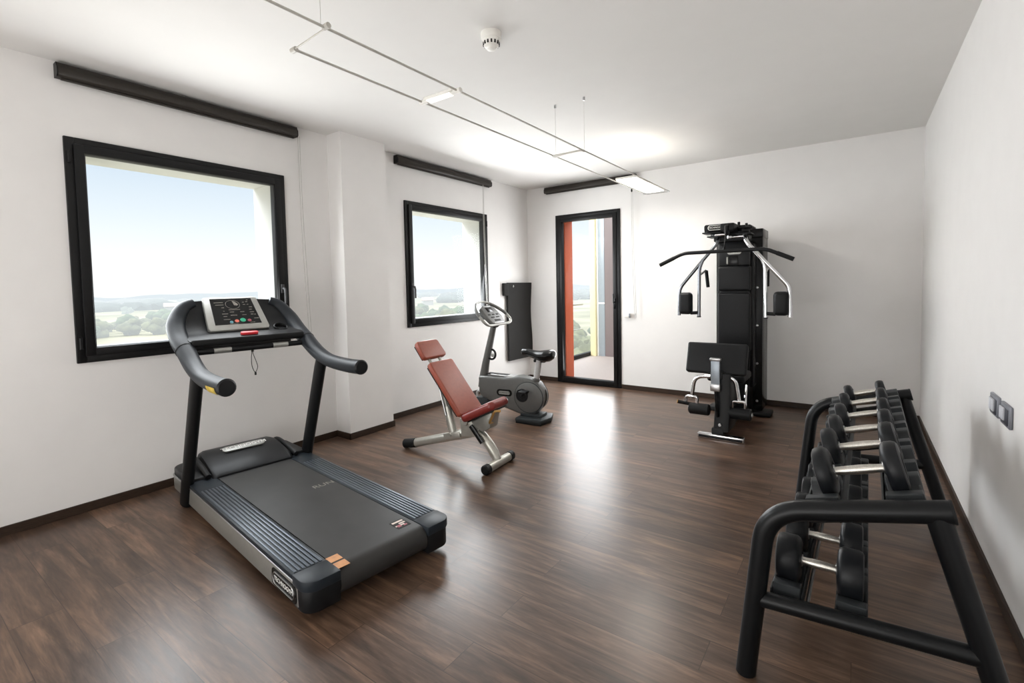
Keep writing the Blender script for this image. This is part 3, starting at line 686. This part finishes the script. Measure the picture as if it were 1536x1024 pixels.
# ------------------------------------------------------------------ dumbbell rack
RK = thing('dumbbell_rack', 'black two-tier dumbbell rack with tubular end frames along the side wall', 'rack', (.03, 1.73, 0), math.radians(-1.0))
rx = Matrix.Translation((-.03, -1.73, 0))
YE = 3.405
for Y in (1.73, YE):
    m = M(rx).tube(smooth_path([(-.292, Y, .0), (-.238, Y, .50), (-.185, Y, .598), (.235, Y, .694)], [0, .02, .09, 0], 10) if False else
                   smooth_path([(-.292, Y, .0), (-.232, Y, .578), (.221, Y, .690)], .115, 12), .0315, 20)
    ef = obj('end_frame', m, RACKP, RK)
    obj('rear_leg', M(rx).tube([(.19, Y, .672), (.385, Y, .0)], .03, 18, flat=(1, 1)), RACKP, RK)
    obj('cross_bar', M(rx).tube([(-.262, Y, .272), (.298, Y, .312)], .026, 18), RACKP, RK)
    obj('tube_cap', M(rx).cyl((.217, Y, .689), (.225, Y, .691), .0325, 24, .002), RUBBER, ef)
SL = .29; th = math.atan(SL)
ct, sn = math.cos(th), math.sin(th)
def upper(s, Y, h=0):  # s along tilt from x=-.08
    return (-.08+s*ct-h*sn, Y, .604+s*sn+h*ct)
Y0, Y1 = 1.765, 3.37
UF = frame(upper(0, 0), (ct, 0, sn), (0, 1, 0))     # local x along tilt, y along the rack, z up from the tray
LF = frame((-.10, 0, .288), (1, 0, 0), (0, 1, 0))
def tray(Fm, rails, under):
    for a, b in rails:
        m = M(rx @ Fm); m.span((a, Y0, -.028), (b, Y1, -.006), .003)
        m.span((a, Y0, -.03), (a+.006, Y1, .012), .001); m.span((b-.006, Y0, -.03), (b, Y1, .012), .001)
        obj('tray_rail', m, SADDLE, RK)
    for y in (Y0+.03, (Y0+Y1)/2, Y1-.03): obj('tray_cross_tie', M(rx @ Fm).span((rails[0][0], y-.02, -.045), (rails[1][1], y+.02, -.028), .003), RACKP, RK)
tray(UF, ((-.045, .055), (.158, .26)), 0)
tray(LF, ((-.125, -.03), (.055, .14)), 0)
# cradles: one saddle under each dumbbell head
def cradle_mesh(r, w, lift=0):
    top = .034; hw = .105
    half = math.asin(min(.98, .075/r)) if r > .075 else 1.2
    a0 = min(half, 1.05); pts = [(-hw, -.006), (-hw, top)]
    cz = r+.002
    for k in range(13):
        a = -a0 + 2*a0*k/12; z = cz - r*math.cos(a)
        pts.append((r*math.sin(a), min(z, top) if abs(a) > .9 else z))
    pts += [(hw, top), (hw, -.006)]
    pts = [(a, b+lift if b > 0 else b) for a, b in pts]
    m = M(); m.prism(pts, -w/2, w/2, 'X', .002, 1); return m
N = 6
R_up = [.079, .073, .068, .062, .057, .052]
R_lo = [.077, .076, .075, .074, .072, .070]
HL = [.142, .136, .129, .122, .115, .108]
HO = [0, .012, .012, .018, .026, .028]
near = ['nearest', 'second from the near end', 'third from the near end', 'third from the far end', 'second from the far end', 'farthest']
def dumbbell(label, loc, rot, r, hl, hw, grp):
    t = thing('dumbbell', label, 'dumbbell', loc, 0, grp, rot)
    obj('handle', M().tube([(-hl/2-.004, 0, 0), (-hl/2+.02, 0, 0), (-hl*.2, 0, 0), (0, 0, 0), (hl*.2, 0, 0), (hl/2-.02, 0, 0), (hl/2+.004, 0, 0)], [.0125, .0128, .0142, .0148, .0142, .0128, .0125], 18), KNURL, t)
    for s_ in (-1, 1):
        q = Matrix.Translation((s_*hl/2, 0, 0)) @ Matrix.Rotation(s_*PI/2, 4, 'Y')
        hd = obj('weight_head', M(q).lathe([(0, 0), (.026, 0), (.03, -.004), (r*.8, -.001), (r*.93, .004), (r, .013), (r, hw-.014), (r*.95, hw-.004), (r*.86, hw), (r*.55, hw), (r*.52, hw-.003), (0, hw-.003)], 40), DUMB, t)
        obj('collar', M(q).cyl((0, 0, -.006), (0, 0, .004), .02, 20, .001), STEEL, hd)
    return t
rackrot = math.radians(-1.0)
RM = Matrix.Translation((.03, 1.73, 0)) @ Matrix.Rotation(rackrot, 4, 'Z') @ rx
for i in range(N):
    Y = 1.88 + .262*i
    r = R_up[i]; hw = .046 - .0022*i
    s0 = .119 + .002*i
    loc = RM @ Vector(upper(s0, Y, r+.003+HO[i]))
    dumbbell('black dumbbell with chrome handle on the upper rack tier, ' + near[i], loc, (0, -th, rackrot), r, HL[i], hw, 'dumbbells on the upper tier')
    for a in (.006, .218):
        m = cradle_mesh(r, .09, HO[i]); m.bm.transform(rx @ UF @ Matrix.Translation((a, Y, 0))); obj('cradle', m, SADDLE, RK)
near7 = ['nearest', 'second from the near end', 'third from the near end', 'middle one', 'third from the far end', 'second from the far end', 'farthest']
for i, Yl in enumerate((1.875, 2.098, 2.315, 2.535, 2.76, 2.99, 3.21)):
    r = .077 - .003*i
    loc = RM @ Vector((-.094, Yl, .288+r+.003))
    dumbbell('black dumbbell with chrome handle on the lower rack tier, ' + near7[i], loc, (0, 0, rackrot), r, .106, .07-.004*i, 'dumbbells on the lower tier')
    for a in (-.078, .098):
        m = cradle_mesh(r, .08); m.bm.transform(rx @ LF @ Matrix.Translation((a, Yl, 0))); obj('cradle', m, SADDLE, RK)
obj('lower_rail_strip', M(rx).tube([(-.12, Y0, .27), (-.12, Y1, .27)], .006, 8), STEEL, RK)

# ------------------------------------------------------------------ multi gym
gx, gy = -.957, 4.9
G = thing('multi_gym', 'tall black multi gym station with chrome arms against the back wall', 'gym machine', (gx, gy, 0))
gm = Matrix.Translation((-gx, -gy, 0))
def g(): return M(gm)
obj('weight_tower', g().span((-1.18, 5.30, .04), (-.75, 5.62, 1.80), .008).span((-1.18, 5.285, 1.765), (-.746, 5.62, 1.85), .006), BLACKG, G)
m = g()
for z in (1.272, .895, .515, .138): m.cyl((-.797, 5.302, z), (-.797, 5.292, z), .012, 14, .003).cyl((-1.13, 5.302, z), (-1.13, 5.292, z), .012, 14, .003)
m.cyl((-.797, 5.302, 1.62), (-.797, 5.292, 1.62), .012, 14, .003)
obj('bolt', m, STEEL, G)
obj('rear_foot', g().span((-1.25, 5.22, 0), (-.665, 5.42, .045), .012), BLACKM, G)
obj('front_column', g().span((-1.105, 5.12, .06), (-.835, 5.31, 1.72), .008), BLACKM, G)
obj('column_channel', g().span((-1.135, 5.15, .3), (-1.10, 5.30, 1.7), .006).span((-.84, 5.15, .3), (-.805, 5.30, 1.7), .006), BLACKP, G)
pf = lambda z0, z1: g().span((-1.118, 5.055, z0), (-.82, 5.125, z1), .022, 4)
obj('back_pad', pf(.66, 1.225), VINYL, G); obj('back_pad', pf(1.245, 1.485), VINYL, G)
hd = obj('head_cover', g().span((-1.11, 5.07, 1.49), (-.83, 5.13, 1.72), .01), BLACKP, G)
obj('recess', g().span((-1.02, 5.064, 1.50), (-.93, 5.075, 1.585), .004), BLACKG, hd)
obj('recess_slot', g().span((-1.035, 5.06, 1.505), (-1.02, 5.072, 1.575), .002), SILVD, hd)
bf = frame((-.965-gx, 5.063-gy, 1.62), (1, 0, 0), (0, 0, 1))
bb = obj('badge', M(bf).prism(rrect(.125, .046, .022, 6), -.006, .003, 'Z', .002, 1), SILVER, G)
lettering('lettering', 'TECHNOGYM', .021, bf @ Matrix.Translation((0, 0, .0035)), SLOT, bb)
# overhead mechanism
oh = obj('overhead_beam', g().span((-1.02, 4.72, 1.80), (-.90, 5.32, 1.865), .01).span((-1.21, 4.93, 1.815), (-.80, 5.03, 1.86), .008).span((-1.13, 4.96, 1.72), (-.82, 5.14, 1.80), .01), BLACKM, G)
obj('cam_plate', g().box((-1.12, 4.93, 1.80), (.17, .20, .014), .004).box((-1.10, 4.95, 1.765), (.14, .18, .012), .004).box((-.84, 4.93, 1.83), (.14, .2, .014), .004).box((-.85, 4.95, 1.775), (.13, .2, .014), .004), BLACKP, oh)
for x, y, z in ((-1.10, 4.96, 1.782), (-.86, 4.93, 1.805)): obj('cam_drum', g().cyl((x, y, z-.02), (x, y, z+.02), .055, 24, .006), BLACKG, oh)
for x, y, z, rr in ((-.96, 4.72, 1.80, .05), (-.96, 5.0, 1.84, .045)):
    obj('pulley', g().cyl((x-.014, y, z), (x+.014, y, z), rr, 28, .005), BLACKP, oh)
m = g()
for x, y, z in ((-1.04, 4.93, 1.885), (-.9, 4.93, 1.89), (-.83, 4.90, 1.87)): m.cyl((x, y, z-.03), (x, y, z), .012, 12, .003)
obj('knob', m, BLACKM, oh)
obj('chrome_pin', g().cyl((-1.09, 4.83, 1.775), (-1.0, 4.83, 1.775), .012, 12, .002).cyl((-.95, 4.82, 1.745), (-.84, 4.82, 1.745), .01, 12, .002).cyl((-.97, 4.80, 1.745), (-.95, 4.82, 1.745), .016, 12), CHROME, oh)
bf = frame((-1.07-gx, 4.81-gy, 1.842), (1, 0, 0), (0, 0, 1))
bb = obj('badge', M(bf).prism(rrect(.22, .062, .02, 6), -.03, .003, 'Z', .002, 1), BLACKG, oh)
obj('badge_outline', M(bf).tube([(x, y, .004) for x, y in rrect(.15, .042, .0205, 6)], .0025, 6, closed=True), LETTER, bb)
lettering('lettering', 'TECHNOGYM', .0235, bf @ Matrix.Translation((0, 0, .0035)), LETTER, bb)
obj('badge_arm', g().span((-1.16, 4.83, 1.825), (-1.0, 4.95, 1.845), .004), BLACKM, oh)
# pec arms
for s_ in (-1, 1):
    X = lambda d: -.955 + s_*d
    Ya = 4.88
    arm = obj('swing_arm', g().tube(smooth_path([(X(.10), 4.93, 1.80), (X(.125), Ya, 1.70), (X(.29), Ya-.01, 1.50), (X(.475), Ya, 1.28), (X(.482), Ya, 1.01)], [0, .06, .05, .05, 0], 8), [.021]*10+[.019]*10+[.0145]*17, 16), CHROME, G) if False else \
        obj('swing_arm', g().tube(smooth_path([(X(.10), 4.93, 1.80), (X(.125), Ya, 1.70), (X(.29), Ya-.01, 1.50), (X(.475), Ya, 1.28), (X(.482), Ya, 1.01)], .05, 8), .0185 if s_ == 1 else .0155, 16), CHROME if s_ == 1 else DARKREFL, G)
    obj('drop_rod', g().tube(smooth_path([(X(.25), Ya-.01, 1.555), (X(.285), Ya-.01, 1.47), (X(.290), Ya-.01, 1.0)], .05, 8), .0155, 14), CHROME if s_ == 1 else DARKREFL, arm)
    obj('pad_bracket', g().tube([(X(.29), Ya-.01, 1.04), (X(.37), Ya-.01, 1.035)], .016, 10, flat=(1, .6)).cyl((X(.29), Ya-.01, .995), (X(.29), Ya-.01, 1.005), .02, 14, .002), BLACKM, arm)
    obj('arm_pad', g().box((X(.415), Ya-.01, 1.13), (.125, .10, .215), .035, 4), VINYL, arm)
    hg = obj('handle_stem', g().tube(smooth_path([(X(.285), Ya-.01, 1.40), (X(.278), Ya+.20, 1.455), (X(.275), Ya+.22, 1.43)], .02), .010, 10), STEEL, arm)
    obj('hand_grip', g().tube([(X(.276), Ya+.215, 1.45), (X(.268), Ya+.255, 1.285)], .0165, 14), RUBBER, hg)
# lat bar and cable
lb = obj('lat_bar', g().tube(smooth_path([(-1.535, 4.6, 1.505), (-1.315, 4.6, 1.606), (-.63, 4.6, 1.606), (-.422, 4.6, 1.507)], .05, 6), .0165, 14), BLACKP, G)
obj('grip_sleeve', g().tube([(-1.535, 4.6, 1.505), (-1.40, 4.6, 1.567)], .0185, 14), RUBBER, lb); obj('grip_sleeve', g().tube([(-.422, 4.6, 1.507), (-.545, 4.6, 1.566)], .0185, 14), RUBBER, lb)
obj('cable', g().tube([(-.96, 4.6, 1.61), (-.96, 4.67, 1.80)], .004, 8).cyl((-.96, 4.6, 1.60), (-.96, 4.607, 1.64), .012, 12), BLACKM, lb)
# base, leg extension and arm-curl pad
obj('base_beam', g().span((-1.0, 4.30, .02), (-.90, 5.25, .085), .01), BLACKM, G)
ff = obj('front_foot', g().span((-1.10, 4.245, .002), (-.735, 4.305, .045), .006), CHROME, G)
obj('foot_inlay', g().span((-1.09, 4.241, .013), (-.745, 4.25, .033), .002), BLACKP, ff)
obj('front_upright', g().prism([(4.30, .06), (4.60, .06), (4.56, .30), (4.47, .55), (4.36, .55), (4.37, .28)], -.985, -.86, 'X', .012, 2), BLACKM, G)
obj('upright_bolt', g().cyl((-.93, 4.31, .12), (-.93, 4.29, .12), .012, 14, .002), STEEL, G)
obj('pad_post', g().span((-1.008, 4.32, .43), (-.936, 4.345, .675), .006), POSTM, G)
obj('post_collar', g().span((-1.018, 4.312, .66), (-.926, 4.36, .685), .008).span((-1.012, 4.31, .40), (-.932, 4.36, .462), .006), STEEL, G)
obj('post_slide', g().tube([(-.972, 4.335, .41), (-.955, 4.325, .18)], .018, 12, flat=(1, .7)), BLACKG, G)
a = Vector((0, .085, .25)).normalized()
f = frame((-1.0-gx, 4.50-gy, .655), (1, 0, 0), a)
obj('arm_curl_pad', M(f).prism(rrect(.5, .275, .02), -.035, .035, 'Z', .016, 3), VINYL, G)
obj('pad_bracket', g().span((-1.02, 4.35, .50), (-.92, 4.56, .56), .006), BLACKM, G)
obj('roller_arm', g().tube(smooth_path([(-1.192, 4.41, .30), (-1.165, 4.41, .495), (-1.0, 4.40, .515), (-.83, 4.41, .515), (-.80, 4.42, .30)], .07, 8), .0165, 14), CHROME, G)
for x0_, x1_, xc in ((-1.21, -1.035, -1.19), (-.885, -.70, -.80)):
    ro = obj('foam_roller', g().cyl((x0_, 4.40, .212), (x1_, 4.40, .212), .05, 28, .01), RUBBER, G)
    obj('roller_clamp', g().tube(smooth_path([(xc-.05, 4.40, .26), (xc-.05, 4.40, .315), (xc+.05, 4.40, .315), (xc+.05, 4.40, .26)], .02), .0125, 10), CHROME, ro)
    e = x0_ if x0_ < -1 else x1_
    obj('roller_cap', g().cyl((e-.008, 4.40, .212), (e+.008, 4.40, .212), .022, 16, .003), STEEL, ro)
gp = obj('side_grip', g().tube([(-1.30, 4.36, .265), (-1.12, 4.42, .235)], .016, 12), RUBBER, G)
obj('grip_end', g().cyl((-1.306, 4.358, .266), (-1.30, 4.36, .265), .018, 12), BRASS, gp)
obj('side_rod', g().tube(smooth_path([(-.775, 4.60, .42), (-.765, 4.50, .34), (-.755, 4.42, .2)], .03), .011, 10), CHROME, G)
obj('seat_pad', g().box((-.96, 4.83, .455), (.32, .38, .07), .025, 4), VINYL, G)
obj('seat_support', g().span((-1.0, 4.65, .08), (-.92, 5.0, .42), .01), BLACKM, G)
# ------------------------------------------------------------------ terrace outside the glazed door
struct('terrace_floor', M().span((-4.2, D+T, -.15), (-1.2, 8.42, -.012)), DECK)
struct('terrace_slab', M().span((-4.2, D+T, -.4), (-1.2, 8.42, -.15)), WALL)
tag(obj('terrace_kerb', M().span((-4.2, 6.75, -.012), (-4.12, 8.45, .06), .01), SLOT), 'low dark kerb along the open edge of the terrace', 'kerb')
tag(obj('orange_panel', M().span((DR[0]+.05, 5.914, .0), (DR[0]+.066, D+T, 2.236), .003), ORANGE), 'tall orange panel lining the outer edge of the terrace door opening', 'panel')
tag(obj('yellow_panel', M().span((-4.11, 8.30, -.012), (-4.0, 8.40, 3.0), .006), YELLOW), 'pale yellow upright panel at the far end of the terrace', 'panel')
gp = thing('glazed_screen', 'blue-grey glazed screen between the yellow panel and the mauve wall', 'screen', (-3.905, 8.38, -.012))
obj('glass_sheet', M().box((0, 0, 1.35), (.13, .03, 2.7), .004), BLUEG, gp)
obj('screen_frame', M().box((-.078, 0, 1.35), (.03, .05, 2.7), .004).box((0, 0, 1.0), (.13, .045, .03), .004), WHITEP, gp)
tag(obj('mauve_wall', M().span((-3.835, 8.36, -.012), (-1.2, 8.55, 3.0), .004), MAUVE), 'mauve grey wall closing the far side of the terrace', 'wall')
tag(obj('terrace_railing', M().tube([(-4.16, 6.8, .98), (-4.16, 8.08, .98)], .016, 10).tube([(-4.16, 6.8, .52), (-4.16, 8.08, .52)], .008, 8).cyl((-4.16, 6.82, .062), (-4.16, 6.82, .98), .014, 10).cyl((-4.16, 7.45, .062), (-4.16, 7.45, .98), .014, 10), STEEL), 'thin pale metal railing along the open terrace edge', 'railing')

# ------------------------------------------------------------------ countryside far below the windows
ZG = -12.0
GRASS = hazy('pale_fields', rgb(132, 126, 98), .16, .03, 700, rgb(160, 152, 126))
m = M(); t = bmesh.new(); gpts = {}
for i in range(25):
    for j in range(25):
        x = -1500 + 1560*i/24; y = -700 + 2100*j/24
        gpts[i, j] = t.verts.new((x, y, ZG + (3*noise.noise((x*.004, y*.004, 0)) if math.hypot(x, y) > 160 else 0)))
for i in range(24):
    for j in range(24): t.faces.new((gpts[i, j], gpts[i+1, j], gpts[i+1, j+1], gpts[i, j+1]))
o = obj('countryside_ground', t, GRASS); o['kind'] = 'structure'
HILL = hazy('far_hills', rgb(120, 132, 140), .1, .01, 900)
t = bmesh.new(); prev = None
for k in range(60):
    a = math.radians(88 - k*1.25); d = 1250
    h = 14 + 10*noise.noise((k*.16, 3.1, 0)) + 5*noise.noise((k*.5, 1.7, 0))
    x, y = -math.sin(a)*d, math.cos(a)*d
    cur = (t.verts.new((x, y, ZG-5)), t.verts.new((x, y, ZG+max(4, h))), t.verts.new((x*1.15, y*1.15, ZG-5)))
    if prev:
        t.faces.new((prev[0], cur[0], cur[1], prev[1])); t.faces.new((prev[1], cur[1], cur[2], prev[2]))
    prev = cur
o = obj('far_hills', t, HILL); o['kind'] = 'structure'
def polar(a, d): return (-math.sin(math.radians(a))*d, math.cos(math.radians(a))*d)
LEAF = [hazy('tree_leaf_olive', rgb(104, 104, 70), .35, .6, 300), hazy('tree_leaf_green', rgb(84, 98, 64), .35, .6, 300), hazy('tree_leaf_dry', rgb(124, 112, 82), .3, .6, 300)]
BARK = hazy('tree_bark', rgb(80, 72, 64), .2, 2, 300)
def crown_bm(seed, w, h):
    rnd = random.Random(seed); t = bmesh.new()
    for k in range(7):
        s = bmesh.new(); bmesh.ops.create_icosphere(s, subdivisions=2, radius=1)
        cx, cy, cz = rnd.uniform(-.55, .55)*w, rnd.uniform(-.55, .55)*w, h*rnd.uniform(.16, .72); r = w*rnd.uniform(.45, .68)
        for v in s.verts:
            n = 1 + .35*noise.noise(v.co*1.7 + Vector((seed*3.1, k*5, 0))) + .18*noise.noise(v.co*4 + Vector((k, seed, 2)))
            v.co = Vector((cx + v.co.x*r*n, cy + v.co.y*r*n, cz + v.co.z*r*.8*n))
        me = bpy.data.meshes.new('t'); s.to_mesh(me); s.free(); t.from_mesh(me); bpy.data.meshes.remove(me)
    return t
protos = []
kinds = ['olive green round tree', 'mid green bushy tree', 'dry brownish tree']
for k in range(3):
    p = thing('tree', 'x', 'tree', (0, 0, ZG), 0, 'trees in the countryside beyond the building')
    obj('crown', crown_bm(k+3, 3.2, 5.5), LEAF[k], p, 60)
    obj('trunk', M().tube([(0, 0, -.5), (.1, 0, 2.4), (0, .1, 4)], [.3, .22, .1], 8), BARK, p)
    protos.append(p)
spots = []; placed = []
rr = random.Random(11)
for i in range(46): spots.append((rr.uniform(60, 84), rr.uniform(200, 245), 'in the hedge row beyond the large window', rr.choice((0, 0, 2, 1))))
for i in range(10): spots.append((rr.uniform(60, 84), rr.uniform(300, 420), 'far behind the hedge row beyond the large window', rr.choice((0, 1))))
for i in range(16): spots.append((rr.uniform(40.5, 49), rr.uniform(150, 230), 'in the fields beyond the smaller window', rr.choice((1, 1, 0))))
for i in range(9): spots.append((rr.uniform(24.5, 30), rr.uniform(75, 150), 'in the fields beyond the terrace door', rr.choice((1, 0))))
used = set()
for (a, d, where, k) in spots:
    sc = rr.uniform(.75, 1.35); x, y = polar(a, d)
    for tr in range(60):
        if all(math.hypot(x-q[0], y-q[1]) > 3.5*(sc+q[2]) for q in placed): break
        a2 = a + rr.uniform(-1, 1)*tr*.06; d2 = d + rr.uniform(-1, 1)*tr*1.2; x, y = polar(a2, d2)
    else: continue
    placed.append((x, y, sc))
    if k in used: o = copy_tree(protos[k])
    else: o = protos[k]; used.add(k)
    o.location = (x, y, ZG)
    o.scale = (sc*rr.uniform(.9, 1.15), sc*rr.uniform(.9, 1.15), sc); o.rotation_euler.z = rr.uniform(0, 6)
    o['label'] = f'{kinds[k]} {where}'
    o['group'] = f'{kinds[k]}s {where}'
# woodland belts nobody could count
WOOD = hazy('distant_woodland_leaf', rgb(84, 90, 82), .3, .12, 520)
t = bmesh.new(); rw = random.Random(5)
for i in range(240):
    a = rw.uniform(20, 88); d = rw.choice((rw.uniform(480, 560), rw.uniform(700, 780), rw.uniform(900, 1000)))
    if rw.random() < .25: continue
    x, y = polar(a, d); r = rw.uniform(5, 11)
    s = bmesh.new(); bmesh.ops.create_icosphere(s, subdivisions=2, radius=1)
    for v in s.verts:
        n = 1 + .4*noise.noise(v.co*2 + Vector((i*3.3, 0, 0)))
        v.co = Vector((x + v.co.x*r*1.6*n, y + v.co.y*r*1.6*n, ZG + 2 + v.co.z*r*.6*n))
    me = bpy.data.meshes.new('t'); s.to_mesh(me); s.free(); t.from_mesh(me); bpy.data.meshes.remove(me)
o = obj('distant_woodland', t, WOOD, None, 60); o['kind'] = 'stuff'; tag(o, 'hazy woodland belts along the far horizon', 'woodland')
HW = hazy('far_house_wall', rgb(170, 168, 164), .03, 1, 800); HR = hazy('far_house_roof', rgb(196, 176, 164), .08, 1, 1200)
hs = [(81.5, 330, 10, 7, 4, 'pale house with grey-pink roof at the far edge of the large window'), (79, 410, 22, 8, 4, 'long pale shed in the fields beyond the large window'), (70.5, 455, 14, 8, 4, 'pale farmhouse among far trees near the middle of the large window'), (65, 420, 14, 8, 5, 'small pale house beyond the treadmill console'), (45.5, 430, 9, 7, 3.5, 'small pale house seen through the smaller window'), (48, 470, 14, 8, 3.5, 'long pale building at the edge of the smaller window view')]
for a, d, w, dp, h, lab in hs:
    x, y = polar(a, d); p = thing('farm_building', lab, 'building', (x, y, ZG), math.radians(a) + rr.uniform(-.3, .3))
    obj('wall', M().box((0, 0, h/2-1), (w, dp, h+2)), HW, p)
    obj('roof', M().prism([(-dp/2-.5, h), (dp/2+.5, h), (0, h+2.6)], -w/2-.5, w/2+.5, 'X'), HR, p)

# ------------------------------------------------------------------ light
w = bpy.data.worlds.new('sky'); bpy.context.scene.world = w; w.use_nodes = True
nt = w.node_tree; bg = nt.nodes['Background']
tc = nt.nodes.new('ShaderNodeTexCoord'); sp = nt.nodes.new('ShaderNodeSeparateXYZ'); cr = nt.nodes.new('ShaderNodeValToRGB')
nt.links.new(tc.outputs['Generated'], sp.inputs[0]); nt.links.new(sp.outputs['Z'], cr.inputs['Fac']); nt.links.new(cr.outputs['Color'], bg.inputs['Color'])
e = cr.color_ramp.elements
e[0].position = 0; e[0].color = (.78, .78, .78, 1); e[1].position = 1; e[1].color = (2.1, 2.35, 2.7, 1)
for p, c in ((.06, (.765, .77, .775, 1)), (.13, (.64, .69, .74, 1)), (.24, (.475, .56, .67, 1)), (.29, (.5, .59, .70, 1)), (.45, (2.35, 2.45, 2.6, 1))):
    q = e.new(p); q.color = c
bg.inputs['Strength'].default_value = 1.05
def sun(d, st, ang):
    l = bpy.data.lights.new('sun', 'SUN'); l.energy = st; l.angle = math.radians(ang); o = bpy.data.objects.new('sun', l); C.objects.link(o)
    o.rotation_euler = Vector(d).to_track_quat('-Z', 'Y').to_euler()
sun((.2, .85, -.36), 2.0, 25)
def area(name, loc, d, sx, sy, power, col=(1, 1, 1), spread=180):
    l = bpy.data.lights.new(name, 'AREA'); l.shape = 'RECTANGLE'; l.size = sx; l.size_y = sy; l.energy = power; l.color = col; l.spread = math.radians(spread)
    o = bpy.data.objects.new(name, l); C.objects.link(o); o.location = loc; o.rotation_euler = Vector(d).to_track_quat('-Z', 'Y').to_euler()
    return o
area('window_daylight', (L+.045, 1.5, 1.6), (1, 0, -.12), 1.15, 1.15, 24, (.95, .98, 1))
area('window_daylight', (L+.045, 4.155, 1.6), (1, 0, -.28), 1.15, 1.15, 46, (.95, .98, 1))
area('door_daylight', (-2.9, D-.06, 1.15), (0, -1, -.08), .72, 2.0, 24, (.97, .985, 1))
area('room_fill', (-1.7, -2.4, 1.5), (0.0, 1, .02), 3.6, 2.0, 24, (1, .985, .96))
area('room_fill_up', (-1.7, -1.1, .6), (.08, .75, .75), 3.0, 1.2, 36, (1, .985, .965))
area('lamp_glow', (-1.76, 4.7, 2.345), (0, 0, 1), .2, .75, 1.6, (1, .93, .82))
area('lamp_glow', (-1.76, 4.7, 2.29), (0, 0, -1), .2, .75, 12, (1, .95, .88))

# ------------------------------------------------------------------ camera
cam = bpy.data.cameras.new('camera'); co = bpy.data.objects.new('camera', cam); C.objects.link(co)
F_, CY = 722.74, 465.36
yaw, pitch, roll = map(math.radians, (35.5678, -2.7401, -1.1592))
Fv = Vector((-math.sin(yaw)*math.cos(pitch), math.cos(yaw)*math.cos(pitch), math.sin(pitch)))
Rt = Vector((math.cos(yaw), math.sin(yaw), 0)); Up = Rt.cross(Fv)
R2 = Rt*math.cos(roll) + Up*math.sin(roll); U2 = -Rt*math.sin(roll) + Up*math.cos(roll)
co.matrix_world = Matrix(((R2.x, U2.x, -Fv.x, 0), (R2.y, U2.y, -Fv.y, 0), (R2.z, U2.z, -Fv.z, 1.3227), (0, 0, 0, 1)))
cam.sensor_width = 36; cam.lens = F_/1536*36; cam.shift_y = -(512-CY)/1536; cam.clip_start = .02; cam.clip_end = 5000
sc = bpy.context.scene; sc.camera = co
sc.view_settings.view_transform = 'Standard'; sc.view_settings.look = 'None'; sc.view_settings.exposure = .45; sc.view_settings.gamma = 1
sc.cycles.use_denoising = True; sc.cycles.max_bounces = 10; sc.cycles.diffuse_bounces = 5; sc.cycles.transparent_max_bounces = 12
sc.cycles.sample_clamp_indirect = 6
